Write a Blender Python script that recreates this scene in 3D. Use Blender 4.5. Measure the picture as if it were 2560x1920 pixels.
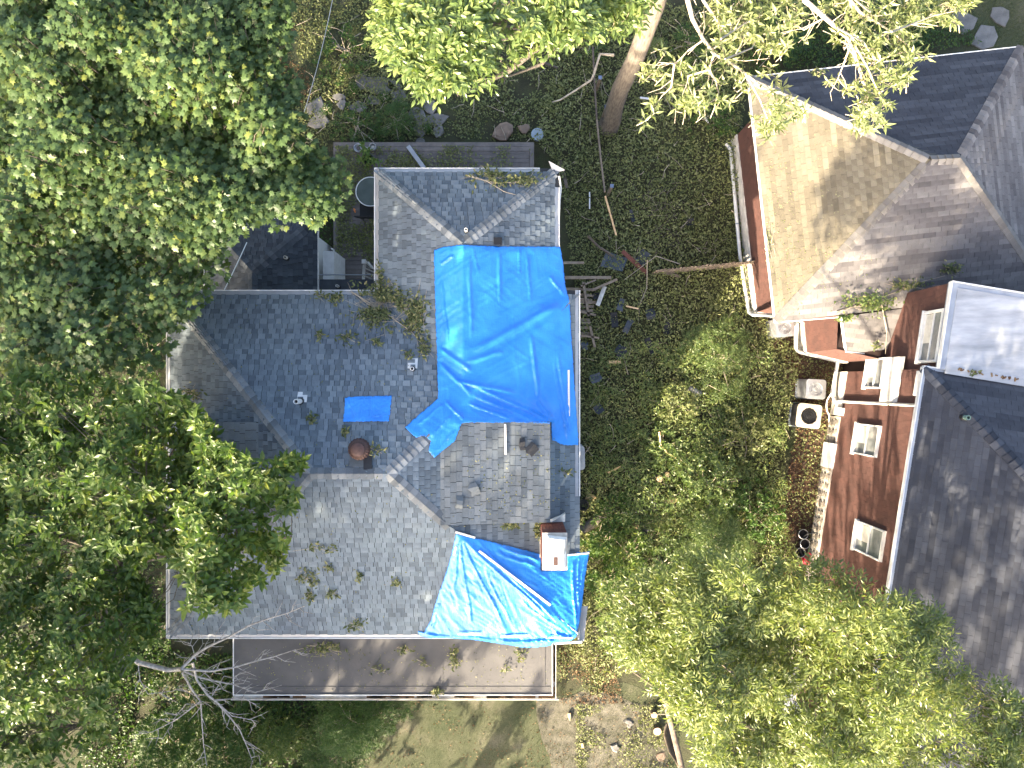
import bpy, math, random
import numpy as np
from mathutils import Vector, Matrix
from mathutils.geometry import delaunay_2d_cdt

# ------------------------------------------------------------------ clear
for o in list(bpy.data.objects):
    bpy.data.objects.remove(o, do_unlink=True)
scene = bpy.context.scene
COL = scene.collection

# ------------------------------------------------------------------ camera
CAM_H = 24.0
FPX = 1775.0                      # focal length in pixels of the 2560 px wide photograph
cam_data = bpy.data.cameras.new('camera')
cam_data.sensor_width = 36.0
cam_data.lens = 36.0 * FPX / 2560.0
cam_data.clip_end = 2000.0
cam = bpy.data.objects.new('camera', cam_data)
cam.location = (0, 0, CAM_H)
cam.rotation_euler = (0, 0, 0)
COL.objects.link(cam)
scene.camera = cam

# ------------------------------------------------------------------ sky, sun, exposure
SUN_EL = math.radians(21.0)
SUN_AZ = math.radians(212.0)      # compass bearing, 0 = +Y, clockwise
SUN_DIR = Vector((math.sin(SUN_AZ) * math.cos(SUN_EL), math.cos(SUN_AZ) * math.cos(SUN_EL), math.sin(SUN_EL)))
world = bpy.data.worlds.new('World')
scene.world = world
world.use_nodes = True
wn = world.node_tree
sky = wn.nodes.new('ShaderNodeTexSky')
sky.sky_type = 'NISHITA'
sky.sun_disc = False
sky.sun_elevation = SUN_EL
sky.sun_rotation = SUN_AZ
sky.air_density = 0.8
sky.dust_density = 5.0
sky.ozone_density = 0.4
bg = wn.nodes['Background']
wn.links.new(sky.outputs[0], bg.inputs[0])
bg.inputs[1].default_value = 0.138
sun_data = bpy.data.lights.new('sun', 'SUN')
sun_data.energy = 5.0
sun_data.angle = math.radians(0.55)
sun_data.color = (1.0, 0.85, 0.63)
sun = bpy.data.objects.new('sun', sun_data)
sun.rotation_euler = SUN_DIR.to_track_quat('Z', 'Y').to_euler()
sun.location = SUN_DIR * 60
COL.objects.link(sun)
scene.view_settings.view_transform = 'Standard'
scene.view_settings.look = 'None'
scene.view_settings.exposure = 2.74
scene.view_settings.gamma = 1.0
scene.view_settings.use_curve_mapping = False
scene.render.engine = 'CYCLES'
scene.cycles.max_bounces = 5
scene.cycles.transparent_max_bounces = 6

# ------------------------------------------------------------------ small helpers
def W(px, py, z=0.0):
    d = (CAM_H - z) / FPX
    return np.array([(px - 1280.0) * d, (960.0 - py) * d, z])

def surf(px, py, h, off=0.0, z0=5.0):
    z = z0
    for _ in range(14):
        p = W(px, py, z)
        z = h(p[0], p[1])
    p = W(px, py, z)
    p[2] = z + off
    return p

def _hash(i, j, s):
    v = np.sin(i * 127.1 + j * 311.7 + s * 74.7) * 43758.5453
    return v - np.floor(v)

def vnoise(x, y, s=0.0):
    x = np.asarray(x, float); y = np.asarray(y, float)
    i = np.floor(x); j = np.floor(y); fx = x - i; fy = y - j
    fx = fx * fx * (3 - 2 * fx); fy = fy * fy * (3 - 2 * fy)
    a = _hash(i, j, s); b = _hash(i + 1, j, s); c = _hash(i, j + 1, s); d = _hash(i + 1, j + 1, s)
    return (a * (1 - fx) + b * fx) * (1 - fy) + (c * (1 - fx) + d * fx) * fy

def in_poly(px, py, poly):
    px = np.asarray(px, float); py = np.asarray(py, float)
    inside = np.zeros(px.shape, bool)
    n = len(poly)
    for k in range(n):
        x0, y0 = poly[k][0], poly[k][1]; x1, y1 = poly[(k + 1) % n][0], poly[(k + 1) % n][1]
        c = ((y0 > py) != (y1 > py))
        if y1 != y0:
            xi = (x1 - x0) * (py - y0) / (y1 - y0) + x0
            inside ^= (c & (px < xi))
    return inside

def poly_dist(px, py, poly):
    px = np.asarray(px, float); py = np.asarray(py, float)
    best = np.full(px.shape, 1e9)
    n = len(poly)
    for k in range(n):
        a = np.array(poly[k][:2], float); b = np.array(poly[(k + 1) % n][:2], float)
        ab = b - a; L = max(ab.dot(ab), 1e-9)
        t = np.clip(((px - a[0]) * ab[0] + (py - a[1]) * ab[1]) / L, 0, 1)
        best = np.minimum(best, np.hypot(px - a[0] - t * ab[0], py - a[1] - t * ab[1]))
    return best

class MB:
    """collects geometry, then links it as ONE mesh object"""
    def __init__(self):
        self.V = []; self.nv = 0; self.L = []; self.T = []; self.tint = []
    def add(self, verts, faces, tint=0.5):
        verts = np.asarray(verts, float).reshape(-1, 3)
        for f in faces:
            self.L.append(np.asarray(f, np.int32) + self.nv); self.T.append(np.array([len(f)], np.int32))
            self.tint.append(np.array([tint], np.float32))
        self.V.append(verts); self.nv += len(verts)
        return self
    def add_tris(self, verts, tris, tint):
        self.V.append(verts); self.L.append((tris + self.nv).astype(np.int32).ravel())
        self.T.append(np.full(len(tris), 3, np.int32)); self.tint.append(np.asarray(tint, np.float32))
        self.nv += len(verts)
        return self
    def mesh(self, name, smooth=False):
        me = bpy.data.meshes.new(name)
        if not self.V:
            return me
        V = np.concatenate(self.V).astype(np.float32); L = np.concatenate(self.L); T = np.concatenate(self.T)
        me.vertices.add(len(V)); me.vertices.foreach_set('co', V.ravel())
        me.loops.add(len(L)); me.loops.foreach_set('vertex_index', L)
        me.polygons.add(len(T))
        st = np.zeros(len(T), np.int32); st[1:] = np.cumsum(T)[:-1]
        me.polygons.foreach_set('loop_start', st); me.polygons.foreach_set('loop_total', T)
        me.polygons.foreach_set('use_smooth', np.full(len(T), bool(smooth)))
        at = me.attributes.new('tint', 'FLOAT', 'FACE')
        at.data.foreach_set('value', np.concatenate(self.tint))
        me.update(calc_edges=True); me.validate()
        return me
    # --- primitive shapes
    def box(self, c, s, rz=0.0, tint=0.5, rx=0.0, ry=0.0):
        x, y, z = s[0] / 2, s[1] / 2, s[2] / 2
        v = np.array([(-x, -y, -z), (x, -y, -z), (x, y, -z), (-x, y, -z), (-x, -y, z), (x, -y, z), (x, y, z), (-x, y, z)])
        R = np.array(Matrix.Rotation(rz, 3, 'Z') @ Matrix.Rotation(ry, 3, 'Y') @ Matrix.Rotation(rx, 3, 'X'))
        v = v @ R.T + np.array(c)
        return self.add(v, [(0, 3, 2, 1), (4, 5, 6, 7), (0, 1, 5, 4), (1, 2, 6, 5), (2, 3, 7, 6), (3, 0, 4, 7)], tint)
    def beam(self, a, b, w, t, tint=0.5, up=(0, 0, 1)):
        a = np.array(a, float); b = np.array(b, float); d = b - a; d /= np.linalg.norm(d)
        s = np.cross(d, np.array(up, float)); s /= np.linalg.norm(s); u = np.cross(s, d)
        v = []
        for p in (a, b):
            for (i, j) in ((-1, -1), (1, -1), (1, 1), (-1, 1)):
                v.append(p + s * i * w / 2 + u * j * t / 2)
        return self.add(v, [(0, 1, 2, 3), (7, 6, 5, 4), (0, 4, 5, 1), (1, 5, 6, 2), (2, 6, 7, 3), (3, 7, 4, 0)], tint)
    def prism(self, poly, z0, z1, tint=0.5):
        n = len(poly)
        v = [(p[0], p[1], z0) for p in poly] + [(p[0], p[1], z1) for p in poly]
        f = [tuple(range(n - 1, -1, -1)), tuple(range(n, 2 * n))] + [(i, (i + 1) % n, n + (i + 1) % n, n + i) for i in range(n)]
        return self.add(v, f, tint)
    def tube(self, pts, rad, n=6, tint=0.5, cap=True):
        pts = np.asarray(pts, float); k = len(pts)
        rad = np.broadcast_to(np.asarray(rad, float), (k,))
        V = []
        for i in range(k):
            d = pts[min(i + 1, k - 1)] - pts[max(i - 1, 0)]; d = d / (np.linalg.norm(d) + 1e-9)
            a = np.cross(d, (0.31, 0.17, 0.93)); a /= (np.linalg.norm(a) + 1e-9); b = np.cross(d, a)
            for j in range(n):
                t = 2 * math.pi * j / n
                V.append(pts[i] + rad[i] * (math.cos(t) * a + math.sin(t) * b))
        F = []
        for i in range(k - 1):
            for j in range(n):
                F.append((i * n + j, i * n + (j + 1) % n, (i + 1) * n + (j + 1) % n, (i + 1) * n + j))
        if cap:
            F.append(tuple(range(n))); F.append(tuple((k - 1) * n + j for j in range(n - 1, -1, -1)))
        return self.add(V, F, tint)
    def lathe(self, prof, c, n=16, tint=0.5, tilt=None):
        k = len(prof); V = []
        for r, z in prof:
            for j in range(n):
                t = 2 * math.pi * j / n
                V.append((r * math.cos(t), r * math.sin(t), z))
        V = np.array(V)
        if tilt is not None:
            V = V @ np.array(tilt).T
        V = V + np.array(c)
        F = [(i * n + j, i * n + (j + 1) % n, (i + 1) * n + (j + 1) % n, (i + 1) * n + j) for i in range(k - 1) for j in range(n)]
        F.append(tuple(range(n - 1, -1, -1))); F.append(tuple((k - 1) * n + j for j in range(n)))
        return self.add(V, F, tint)
    def build(self, name, mat, parent=None, smooth=False, **kw):
        return link(name, self.mesh(name, smooth), mat, parent, **kw)

def tag(o, label=None, cat=None, group=None, kind=None):
    if label: o['label'] = label
    if cat: o['category'] = cat
    if group: o['group'] = group
    if kind: o['kind'] = kind
    return o

def world_of(o):
    m = Matrix.Translation(o.location) if o.type == 'EMPTY' else Matrix.Identity(4)
    return m

def link(name, me, mat, parent=None, label=None, cat=None, group=None, kind=None):
    o = bpy.data.objects.new(name, me)
    if mat is not None and len(me.materials) == 0:
        me.materials.append(mat)
    COL.objects.link(o)
    if parent is not None:
        o.parent = parent
        o.matrix_parent_inverse = world_of(parent).inverted()
    return tag(o, label, cat, group, kind)

def thing(name, loc, label, cat, group=None):
    o = bpy.data.objects.new(name, None)
    o.empty_display_size = 0.2
    o.location = Vector(loc)
    COL.objects.link(o)
    return tag(o, label, cat, group)

# ------------------------------------------------------------------ materials
def new_mat(name):
    m = bpy.data.materials.new(name); m.use_nodes = True
    nt = m.node_tree; b = nt.nodes['Principled BSDF']
    return m, nt, b

def N(nt, kind, **kw):
    n = nt.nodes.new(kind)
    for k, v in kw.items():
        if k in n.inputs: n.inputs[k].default_value = v
        else: setattr(n, k, v)
    return n

def coords(nt, scale=(1, 1, 1), kind='Object'):
    tc = N(nt, 'ShaderNodeTexCoord'); mp = N(nt, 'ShaderNodeMapping')
    mp.inputs['Scale'].default_value = scale
    nt.links.new(tc.outputs[kind], mp.inputs[0])
    return mp.outputs[0]

def noise(nt, vec, scale, detail=4.0, rough=0.55):
    n = N(nt, 'ShaderNodeTexNoise')
    n.inputs['Scale'].default_value = scale; n.inputs['Detail'].default_value = detail
    n.inputs['Roughness'].default_value = rough
    nt.links.new(vec, n.inputs['Vector'])
    return n.outputs[0]

def ramp(nt, fac, stops):
    r = N(nt, 'ShaderNodeValToRGB')
    e = r.color_ramp.elements
    while len(e) < len(stops): e.new(0.5)
    for k, (p, c) in enumerate(stops):
        e[k].position = p; e[k].color = (c[0], c[1], c[2], 1)
    nt.links.new(fac, r.inputs[0])
    return r.outputs[0]

def mix(nt, fac, a, b, mode='MIX'):
    m = N(nt, 'ShaderNodeMix'); m.data_type = 'RGBA'; m.blend_type = mode
    for s, val in ((0, fac), (6, a), (7, b)):
        if hasattr(val, 'links'): nt.links.new(val, m.inputs[s])
        elif s == 0: m.inputs[0].default_value = val
        else: m.inputs[s].default_value = (val[0], val[1], val[2], 1)
    return m.outputs[2]

def bump(nt, h, b, strength=0.3, dist=0.01):
    n = N(nt, 'ShaderNodeBump'); n.inputs['Strength'].default_value = strength; n.inputs['Distance'].default_value = dist
    nt.links.new(h, n.inputs['Height']); nt.links.new(n.outputs[0], b.inputs['Normal'])

def tint_out(nt):
    a = N(nt, 'ShaderNodeAttribute'); a.attribute_name = 'tint'
    return a.outputs['Fac']

def mat_plain(name, ca, cb=None, scale=6.0, rough=0.7, metal=0.0, bmp=0.0, bscale=40.0, stretch=(1, 1, 1), spec=0.4, tintmix=0.0):
    m, nt, b = new_mat(name)
    v = coords(nt, stretch)
    cb = cb or tuple(x * 0.75 for x in ca)
    c = ramp(nt, noise(nt, v, scale, 5), [(0.32, cb), (0.68, ca)])
    if tintmix > 0:
        t = ramp(nt, tint_out(nt), [(0.0, (1 - tintmix,) * 3), (1.0, (1 + tintmix * 0.6,) * 3)])
        c = mix(nt, 1.0, c, t, 'MULTIPLY')
    nt.links.new(c, b.inputs['Base Color'])
    b.inputs['Roughness'].default_value = rough; b.inputs['Metallic'].default_value = metal
    b.inputs['Specular IOR Level'].default_value = spec
    if bmp > 0:
        bump(nt, noise(nt, v, bscale, 5), b, bmp, 0.02)
    return m

def mat_shingle(name, dark, mid, light, stain=(0.8, 0.8, 0.8), stain_scale=0.5, moss=None, grain=260.0):
    m, nt, b = new_mat(name)
    v = coords(nt)
    c = ramp(nt, tint_out(nt), [(0.0, dark), (0.45, mid), (1.0, light)])
    g = ramp(nt, noise(nt, v, grain, 2, 0.7), [(0.3, (0.72, 0.72, 0.72)), (0.7, (1.18, 1.18, 1.18))])
    c = mix(nt, 0.8, c, g, 'MULTIPLY')
    st = ramp(nt, noise(nt, v, stain_scale, 6, 0.6), [(0.36, stain), (0.62, (1, 1, 1))])
    c = mix(nt, 1.0, c, st, 'MULTIPLY')
    st2 = ramp(nt, noise(nt, coords(nt, (1, 1, 1)), 3.1, 5, 0.7), [(0.3, (0.84, 0.83, 0.81)), (0.6, (1.05, 1.05, 1.05))])
    c = mix(nt, 1.0, c, st2, 'MULTIPLY')
    if moss:
        mm = ramp(nt, noise(nt, v, 9.0, 6, 0.75), [(0.60, (0, 0, 0)), (0.70, (1, 1, 1))])
        c = mix(nt, mm, c, moss)
    nt.links.new(c, b.inputs['Base Color'])
    b.inputs['Roughness'].default_value = 0.85
    b.inputs['Specular IOR Level'].default_value = 0.35
    bump(nt, noise(nt, v, grain * 0.7, 3, 0.7), b, 0.35, 0.006)
    return m

def mat_leaf(name, dark, mid, light, rough=0.42, trans=0.38, spec=0.32):
    m, nt, b = new_mat(name)
    c = ramp(nt, tint_out(nt), [(0.0, dark), (0.5, mid), (0.97, light)])
    v = coords(nt)
    c = mix(nt, 0.6, c, ramp(nt, noise(nt, v, 30.0, 2), [(0.3, (0.72, 0.74, 0.72)), (0.7, (1.2, 1.2, 1.15))]), 'MULTIPLY')
    nt.links.new(c, b.inputs['Base Color'])
    b.inputs['Roughness'].default_value = rough; b.inputs['Specular IOR Level'].default_value = spec
    tr = N(nt, 'ShaderNodeBsdfTranslucent')
    tc = mix(nt, 1.0, c, (1.38, 1.5, 0.68), 'MULTIPLY')
    nt.links.new(tc, tr.inputs[0])
    ms = N(nt, 'ShaderNodeMixShader'); ms.inputs[0].default_value = trans
    nt.links.new(b.outputs[0], ms.inputs[1]); nt.links.new(tr.outputs[0], ms.inputs[2])
    nt.links.new(ms.outputs[0], nt.nodes['Material Output'].inputs[0])
    return m

def mat_tarp(name):
    m, nt, b = new_mat(name)
    v = coords(nt)
    c = ramp(nt, noise(nt, v, 2.2, 4), [(0.3, (0.018, 0.190, 0.60)), (0.7, (0.034, 0.265, 0.76))])
    nt.links.new(c, b.inputs['Base Color'])
    b.inputs['Roughness'].default_value = 0.36; b.inputs['Specular IOR Level'].default_value = 0.5
    wv = noise(nt, coords(nt, (7, 26, 9)), 1.0, 5, 0.62)
    wv2 = noise(nt, coords(nt, (30, 8, 10)), 1.0, 4, 0.6)
    h = N(nt, 'ShaderNodeMath', operation='ADD'); nt.links.new(wv, h.inputs[0]); nt.links.new(wv2, h.inputs[1])
    bump(nt, h.outputs[0], b, 0.35, 0.02)
    return m

M = {}
M['shingle'] = mat_shingle('grey_blue_shingle', (0.075, 0.095, 0.110), (0.134, 0.165, 0.187), (0.190, 0.226, 0.248), (0.72, 0.72, 0.77), 0.55)
M['shingle_dormer'] = mat_shingle('grey_flat_shingle', (0.088, 0.104, 0.115), (0.130, 0.150, 0.163), (0.178, 0.195, 0.202), (0.84, 0.81, 0.78), 0.9)
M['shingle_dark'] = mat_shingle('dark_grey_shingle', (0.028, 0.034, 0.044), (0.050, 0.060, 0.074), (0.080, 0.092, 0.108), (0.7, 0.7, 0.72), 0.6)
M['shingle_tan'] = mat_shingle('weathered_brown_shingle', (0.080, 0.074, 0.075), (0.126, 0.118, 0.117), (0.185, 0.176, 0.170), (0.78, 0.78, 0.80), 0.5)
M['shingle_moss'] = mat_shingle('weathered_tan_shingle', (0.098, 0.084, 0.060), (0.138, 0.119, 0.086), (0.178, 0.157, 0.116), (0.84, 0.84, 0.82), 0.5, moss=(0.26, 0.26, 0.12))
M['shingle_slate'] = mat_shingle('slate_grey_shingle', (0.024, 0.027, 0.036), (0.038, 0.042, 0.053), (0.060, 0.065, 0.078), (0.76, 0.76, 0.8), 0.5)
M['cap'] = mat_shingle('ridge_shingle', (0.115, 0.130, 0.142), (0.165, 0.182, 0.195), (0.225, 0.242, 0.250), (0.85, 0.82, 0.80), 1.2)
M['cap_tan'] = mat_shingle('brown_ridge_shingle', (0.150, 0.140, 0.128), (0.175, 0.165, 0.152), (0.20, 0.19, 0.175), (0.85, 0.82, 0.80), 1.2)
M['underlay'] = mat_plain('roofing_felt', (0.03, 0.032, 0.036), rough=0.9)
M['underlay_tan'] = mat_plain('brown_roofing_felt', (0.07, 0.066, 0.06), rough=0.9)
M['white'] = mat_plain('white_paint', (0.62, 0.62, 0.61), (0.50, 0.50, 0.485), 5, 0.5, bmp=0.05)
M['white_dirty'] = mat_plain('stained_white_paint', (0.58, 0.56, 0.52), (0.36, 0.335, 0.295), 3.5, 0.6, bmp=0.1)
M['gutter_guard'] = mat_plain('gutter_guard', (0.33, 0.34, 0.36), (0.26, 0.265, 0.28), 3, 0.55, metal=0.2)
M['grey_trim'] = mat_plain('grey_trim', (0.26, 0.29, 0.33), (0.2, 0.22, 0.26), 3, 0.55)
M['siding_white'] = mat_plain('pale_siding', (0.62, 0.62, 0.60), (0.52, 0.52, 0.5), 2, 0.6)
M['siding_brown'] = mat_plain('red_brown_siding', (0.078, 0.034, 0.027), (0.060, 0.028, 0.023), 2.5, 0.8, bmp=0.15, bscale=60, tintmix=0.22)
M['siding_back'] = mat_plain('siding_joint', (0.022, 0.010, 0.008), rough=0.9)
M['membrane'] = mat_plain('grey_roof_membrane', (0.098, 0.093, 0.090), (0.060, 0.058, 0.059), 1.1, 0.75, bmp=0.12, bscale=12)
M['white_roof'] = mat_plain('brushed_white_coating', (0.37, 0.38, 0.40), (0.20, 0.21, 0.225), 2.4, 0.55, bmp=0.15, bscale=14, stretch=(0.35, 1.4, 1))
M['tarp'] = mat_tarp('blue_tarp')
M['batten'] = mat_plain('pale_wood', (0.74, 0.69, 0.60), (0.62, 0.56, 0.47), 8, 0.7, stretch=(1, 8, 8))
M['deck'] = mat_plain('grey_brown_deck', (0.150, 0.128, 0.116), (0.100, 0.086, 0.078), 5, 0.7, bmp=0.15, bscale=30, tintmix=0.2)
M['old_wood'] = mat_plain('weathered_wood', (0.26, 0.21, 0.155), (0.15, 0.115, 0.085), 6, 0.8, bmp=0.25, bscale=30, tintmix=0.25)
M['red_wood'] = mat_plain('red_brown_board', (0.15, 0.05, 0.032), (0.1, 0.034, 0.024), 6, 0.75, bmp=0.2)
M['fresh_wood'] = mat_plain('fresh_cut_wood', (0.70, 0.50, 0.29), (0.52, 0.34, 0.18), 9, 0.75, bmp=0.2)
M['bark'] = mat_plain('grey_brown_bark', (0.155, 0.132, 0.106), (0.07, 0.058, 0.046), 9, 0.9, bmp=0.9, bscale=16, stretch=(2.4, 2.4, 0.45))
M['bark_pale'] = mat_plain('pale_bark', (0.44, 0.38, 0.29), (0.27, 0.22, 0.16), 7, 0.85, bmp=0.4, bscale=26)
M['bark_dark'] = mat_plain('dark_bark', (0.13, 0.105, 0.08), (0.065, 0.05, 0.04), 7, 0.9, bmp=0.6, bscale=22)
M['dead'] = mat_plain('bleached_dead_wood', (0.40, 0.385, 0.36), (0.17, 0.155, 0.14), 12, 0.85, bmp=0.4, bscale=40)
M['glass'] = mat_plain('window_glass', (0.22, 0.23, 0.23), (0.09, 0.10, 0.105), 2.2, 0.1, spec=0.8)  # grey-white reflections are put into the pane colour
M['curtain'] = mat_plain('window_curtain', (0.55, 0.53, 0.47), (0.40, 0.38, 0.34), 6, 0.8)
M['metal'] = mat_plain('galvanised_metal', (0.52, 0.53, 0.54), (0.38, 0.39, 0.40), 6, 0.38, metal=0.75)
M['metal_grey'] = mat_plain('grey_metal', (0.34, 0.35, 0.36), (0.26, 0.27, 0.28), 6, 0.5, metal=0.2)
M['metal_beige'] = mat_plain('beige_metal', (0.50, 0.44, 0.35), (0.40, 0.34, 0.26), 7, 0.55)
M['black'] = mat_plain('black_plastic', (0.014, 0.014, 0.015), (0.008, 0.008, 0.009), 6, 0.5)
M['rust'] = mat_plain('rusty_brown_metal', (0.085, 0.046, 0.038), (0.050, 0.028, 0.024), 14, 0.6, metal=0.25, bmp=0.12)
M['brick'] = mat_plain('dark_red_brick', (0.135, 0.042, 0.030), (0.080, 0.027, 0.021), 14, 0.85, bmp=0.3, tintmix=0.35)
M['mortar'] = mat_plain('pale_mortar', (0.50, 0.45, 0.38), (0.37, 0.33, 0.28), 8, 0.9, bmp=0.3)
M['flue'] = mat_plain('white_flue_cap', (0.80, 0.79, 0.76), (0.60, 0.57, 0.52), 5, 0.6, bmp=0.2)
M['stone'] = mat_plain('field_stone', (0.27, 0.235, 0.185), (0.13, 0.115, 0.10), 4, 0.85, bmp=0.5, bscale=18, tintmix=0.45)
M['flag'] = mat_plain('grey_flagstone', (0.18, 0.17, 0.155), (0.11, 0.105, 0.098), 4, 0.85, bmp=0.35, bscale=20, tintmix=0.2)
M['rock'] = mat_plain('tan_rock', (0.24, 0.17, 0.12), (0.14, 0.10, 0.075), 5, 0.85, bmp=0.5, bscale=14)
M['red'] = mat_plain('red_plastic', (0.56, 0.020, 0.040), (0.46, 0.014, 0.03), 6, 0.4)
M['green_pipe'] = mat_plain('green_copper', (0.17, 0.26, 0.22), (0.1, 0.16, 0.14), 8, 0.6)
M['orange'] = mat_plain('orange_plastic', (0.60, 0.17, 0.03), rough=0.5)
M['blue_lid'] = mat_plain('pale_blue_plastic', (0.30, 0.36, 0.40), (0.24, 0.29, 0.33), 6, 0.4)
M['blue_cap'] = mat_plain('blue_grey_cap', (0.16, 0.20, 0.30), rough=0.5)
M['table_glass'] = mat_plain('smoky_table_glass', (0.10, 0.12, 0.11), (0.07, 0.085, 0.08), 2, 0.08, spec=0.8)

M['leaf_maple'] = mat_leaf('maple_leaf', (0.040, 0.068, 0.024), (0.076, 0.122, 0.042), (0.175, 0.195, 0.042), 0.42, 0.38)
M['leaf_hickory'] = mat_leaf('broad_green_leaf', (0.042, 0.076, 0.016), (0.092, 0.145, 0.030), (0.220, 0.240, 0.045), 0.36, 0.42)
M['leaf_ash'] = mat_leaf('yellow_green_leaf', (0.062, 0.100, 0.028), (0.125, 0.175, 0.055), (0.260, 0.280, 0.095), 0.32, 0.38, 0.5)
M['leaf_walnut'] = mat_leaf('narrow_green_leaf', (0.068, 0.096, 0.026), (0.150, 0.182, 0.054), (0.310, 0.300, 0.095), 0.34, 0.42, 0.45)
M['leaf_sunlit'] = mat_leaf('sunlit_pale_leaf', (0.100, 0.135, 0.045), (0.215, 0.245, 0.105), (0.34, 0.34, 0.17), 0.32, 0.40, 0.55)  # overexposed sunlight on these leaves is put into the pale colour
M['leaf_litter'] = mat_leaf('fallen_leaf', (0.086, 0.098, 0.032), (0.158, 0.176, 0.064), (0.270, 0.275, 0.130), 0.55, 0.25)
M['leaf_brown'] = mat_leaf('dry_brown_leaf', (0.060, 0.030, 0.014), (0.12, 0.062, 0.028), (0.24, 0.15, 0.07), 0.7, 0.1)
M['leaf_sprig'] = mat_leaf('wilted_leaf', (0.045, 0.062, 0.020), (0.105, 0.125, 0.048), (0.265, 0.240, 0.110), 0.5, 0.25)
M['leaf_shrub'] = mat_leaf('shrub_leaf', (0.026, 0.058, 0.012), (0.056, 0.108, 0.022), (0.140, 0.175, 0.034), 0.42, 0.34)
M['leaf_bright'] = mat_leaf('bright_green_leaf', (0.026, 0.062, 0.010), (0.062, 0.118, 0.020), (0.130, 0.180, 0.036), 0.45, 0.30)
M['grass'] = mat_leaf('lawn_grass', (0.035, 0.055, 0.016), (0.075, 0.095, 0.036), (0.190, 0.170, 0.095), 0.6, 0.2)

def mat_ground():
    m, nt, b = new_mat('garden_soil')
    v = coords(nt)
    c = ramp(nt, noise(nt, v, 1.2, 7, 0.65), [(0.30, (0.022, 0.022, 0.011)), (0.50, (0.040, 0.042, 0.018)), (0.72, (0.042, 0.060, 0.018))])
    g = ramp(nt, noise(nt, v, 40, 4, 0.7), [(0.3, (0.6, 0.6, 0.6)), (0.7, (1.35, 1.3, 1.2))])
    nt.links.new(mix(nt, 1.0, c, g, 'MULTIPLY'), b.inputs['Base Color'])
    b.inputs['Roughness'].default_value = 0.95
    bump(nt, noise(nt, v, 22, 6, 0.7), b, 0.8, 0.04)
    return m
def mat_lawn():
    m, nt, b = new_mat('worn_lawn')
    v = coords(nt)
    c = ramp(nt, noise(nt, v, 0.55, 7, 0.65), [(0.36, (0.042, 0.056, 0.022)), (0.55, (0.072, 0.078, 0.040)), (0.72, (0.145, 0.132, 0.095))])
    g = ramp(nt, noise(nt, v, 55, 4, 0.75), [(0.3, (0.5, 0.5, 0.48)), (0.7, (1.4, 1.38, 1.3))])
    nt.links.new(mix(nt, 1.0, c, g, 'MULTIPLY'), b.inputs['Base Color'])
    b.inputs['Roughness'].default_value = 0.95
    bump(nt, noise(nt, v, 60, 5, 0.7), b, 0.9, 0.03)
    return m
M['ground'] = mat_ground(); M['lawn'] = mat_lawn()
M['soil'] = mat_plain('brown_mulch', (0.085, 0.052, 0.034), (0.035, 0.022, 0.015), 7, 0.95, bmp=0.9, bscale=30)
M['dirt'] = mat_plain('pale_dirt', (0.150, 0.136, 0.106), (0.068, 0.064, 0.042), 2.6, 0.95, bmp=0.8, bscale=30)

# ------------------------------------------------------------------ ground
RNG = np.random.default_rng(7)
random.seed(7)
g = MB(); S_ = 300.0
g.add([(-S_, -S_, 0), (S_, -S_, 0), (S_, S_, 0), (-S_, S_, 0)], [(0, 1, 2, 3)])
ground = g.build('ground', M['ground'], kind='structure')
def sheet(name, pxpoly, z, mat):
    rs = np.random.default_rng(len(pxpoly))
    pts = []
    for k in range(len(pxpoly)):
        a = W(*pxpoly[k]); b = W(*pxpoly[(k + 1) % len(pxpoly)])
        n = max(2, int(np.linalg.norm(b - a) / 0.5))
        for i in range(n):
            p = a + (b - a) * i / n
            pts.append((p[0] + rs.normal(0, .07), p[1] + rs.normal(0, .07), z))
    m = MB(); m.add(pts, [tuple(range(len(pts)))[::-1]])
    return m.build(name, mat, kind='structure')
LAWN_PX = [(930, 1740), (1420, 1740), (1520, 1700), (1640, 1740), (1690, 1840), (1690, 2100), (900, 2100), (900, 1850)]
sheet('lawn', LAWN_PX, 0.004, M['lawn'])
DIRT_PX = [(1340, 1752), (1500, 1725), (1620, 1765), (1680, 1850), (1680, 1990), (1420, 1990), (1350, 1850)]
sheet('bare_dirt', DIRT_PX, 0.008, M['dirt'])
SOIL_PX = [(1890, 690), (2000, 800), (2110, 900), (2090, 1010), (2060, 1250), (2030, 1500), (1960, 1500), (1950, 1250), (1990, 1080), (1960, 900), (1880, 800)]
sheet('planting_bed', SOIL_PX, 0.005, M['soil'])
GRASS_PX = [(690, -60), (900, -60), (900, 60), (800, 200), (720, 230), (690, 120)]
sheet('back_lawn', GRASS_PX, 0.004, M['lawn'])
PATH_PX = [(2290, -20), (2580, -20), (2580, 130), (2400, 110), (2330, 60)]
sheet('side_lawn', PATH_PX, 0.004, M['lawn'])

# ------------------------------------------------------------------ shingled faces
def clip_convex(sub, clip):
    out = sub
    n = len(clip)
    for k in range(n):
        a = clip[k]; b = clip[(k + 1) % n]
        ex, ey = b[0] - a[0], b[1] - a[1]
        inp = out; out = []
        if not inp: break
        for i in range(len(inp)):
            p = inp[i]; q = inp[(i + 1) % len(inp)]
            dp = ex * (p[1] - a[1]) - ey * (p[0] - a[0]); dq = ex * (q[1] - a[1]) - ey * (q[0] - a[0])
            if dp >= 0: out.append(p)
            if (dp >= 0) != (dq >= 0):
                t = dp / (dp - dq); out.append((p[0] + t * (q[0] - p[0]), p[1] + t * (q[1] - p[1])))
    return out

def area2(p):
    return 0.5 * sum(p[i][0] * p[(i + 1) % len(p)][1] - p[(i + 1) % len(p)][0] * p[i][1] for i in range(len(p)))

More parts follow.
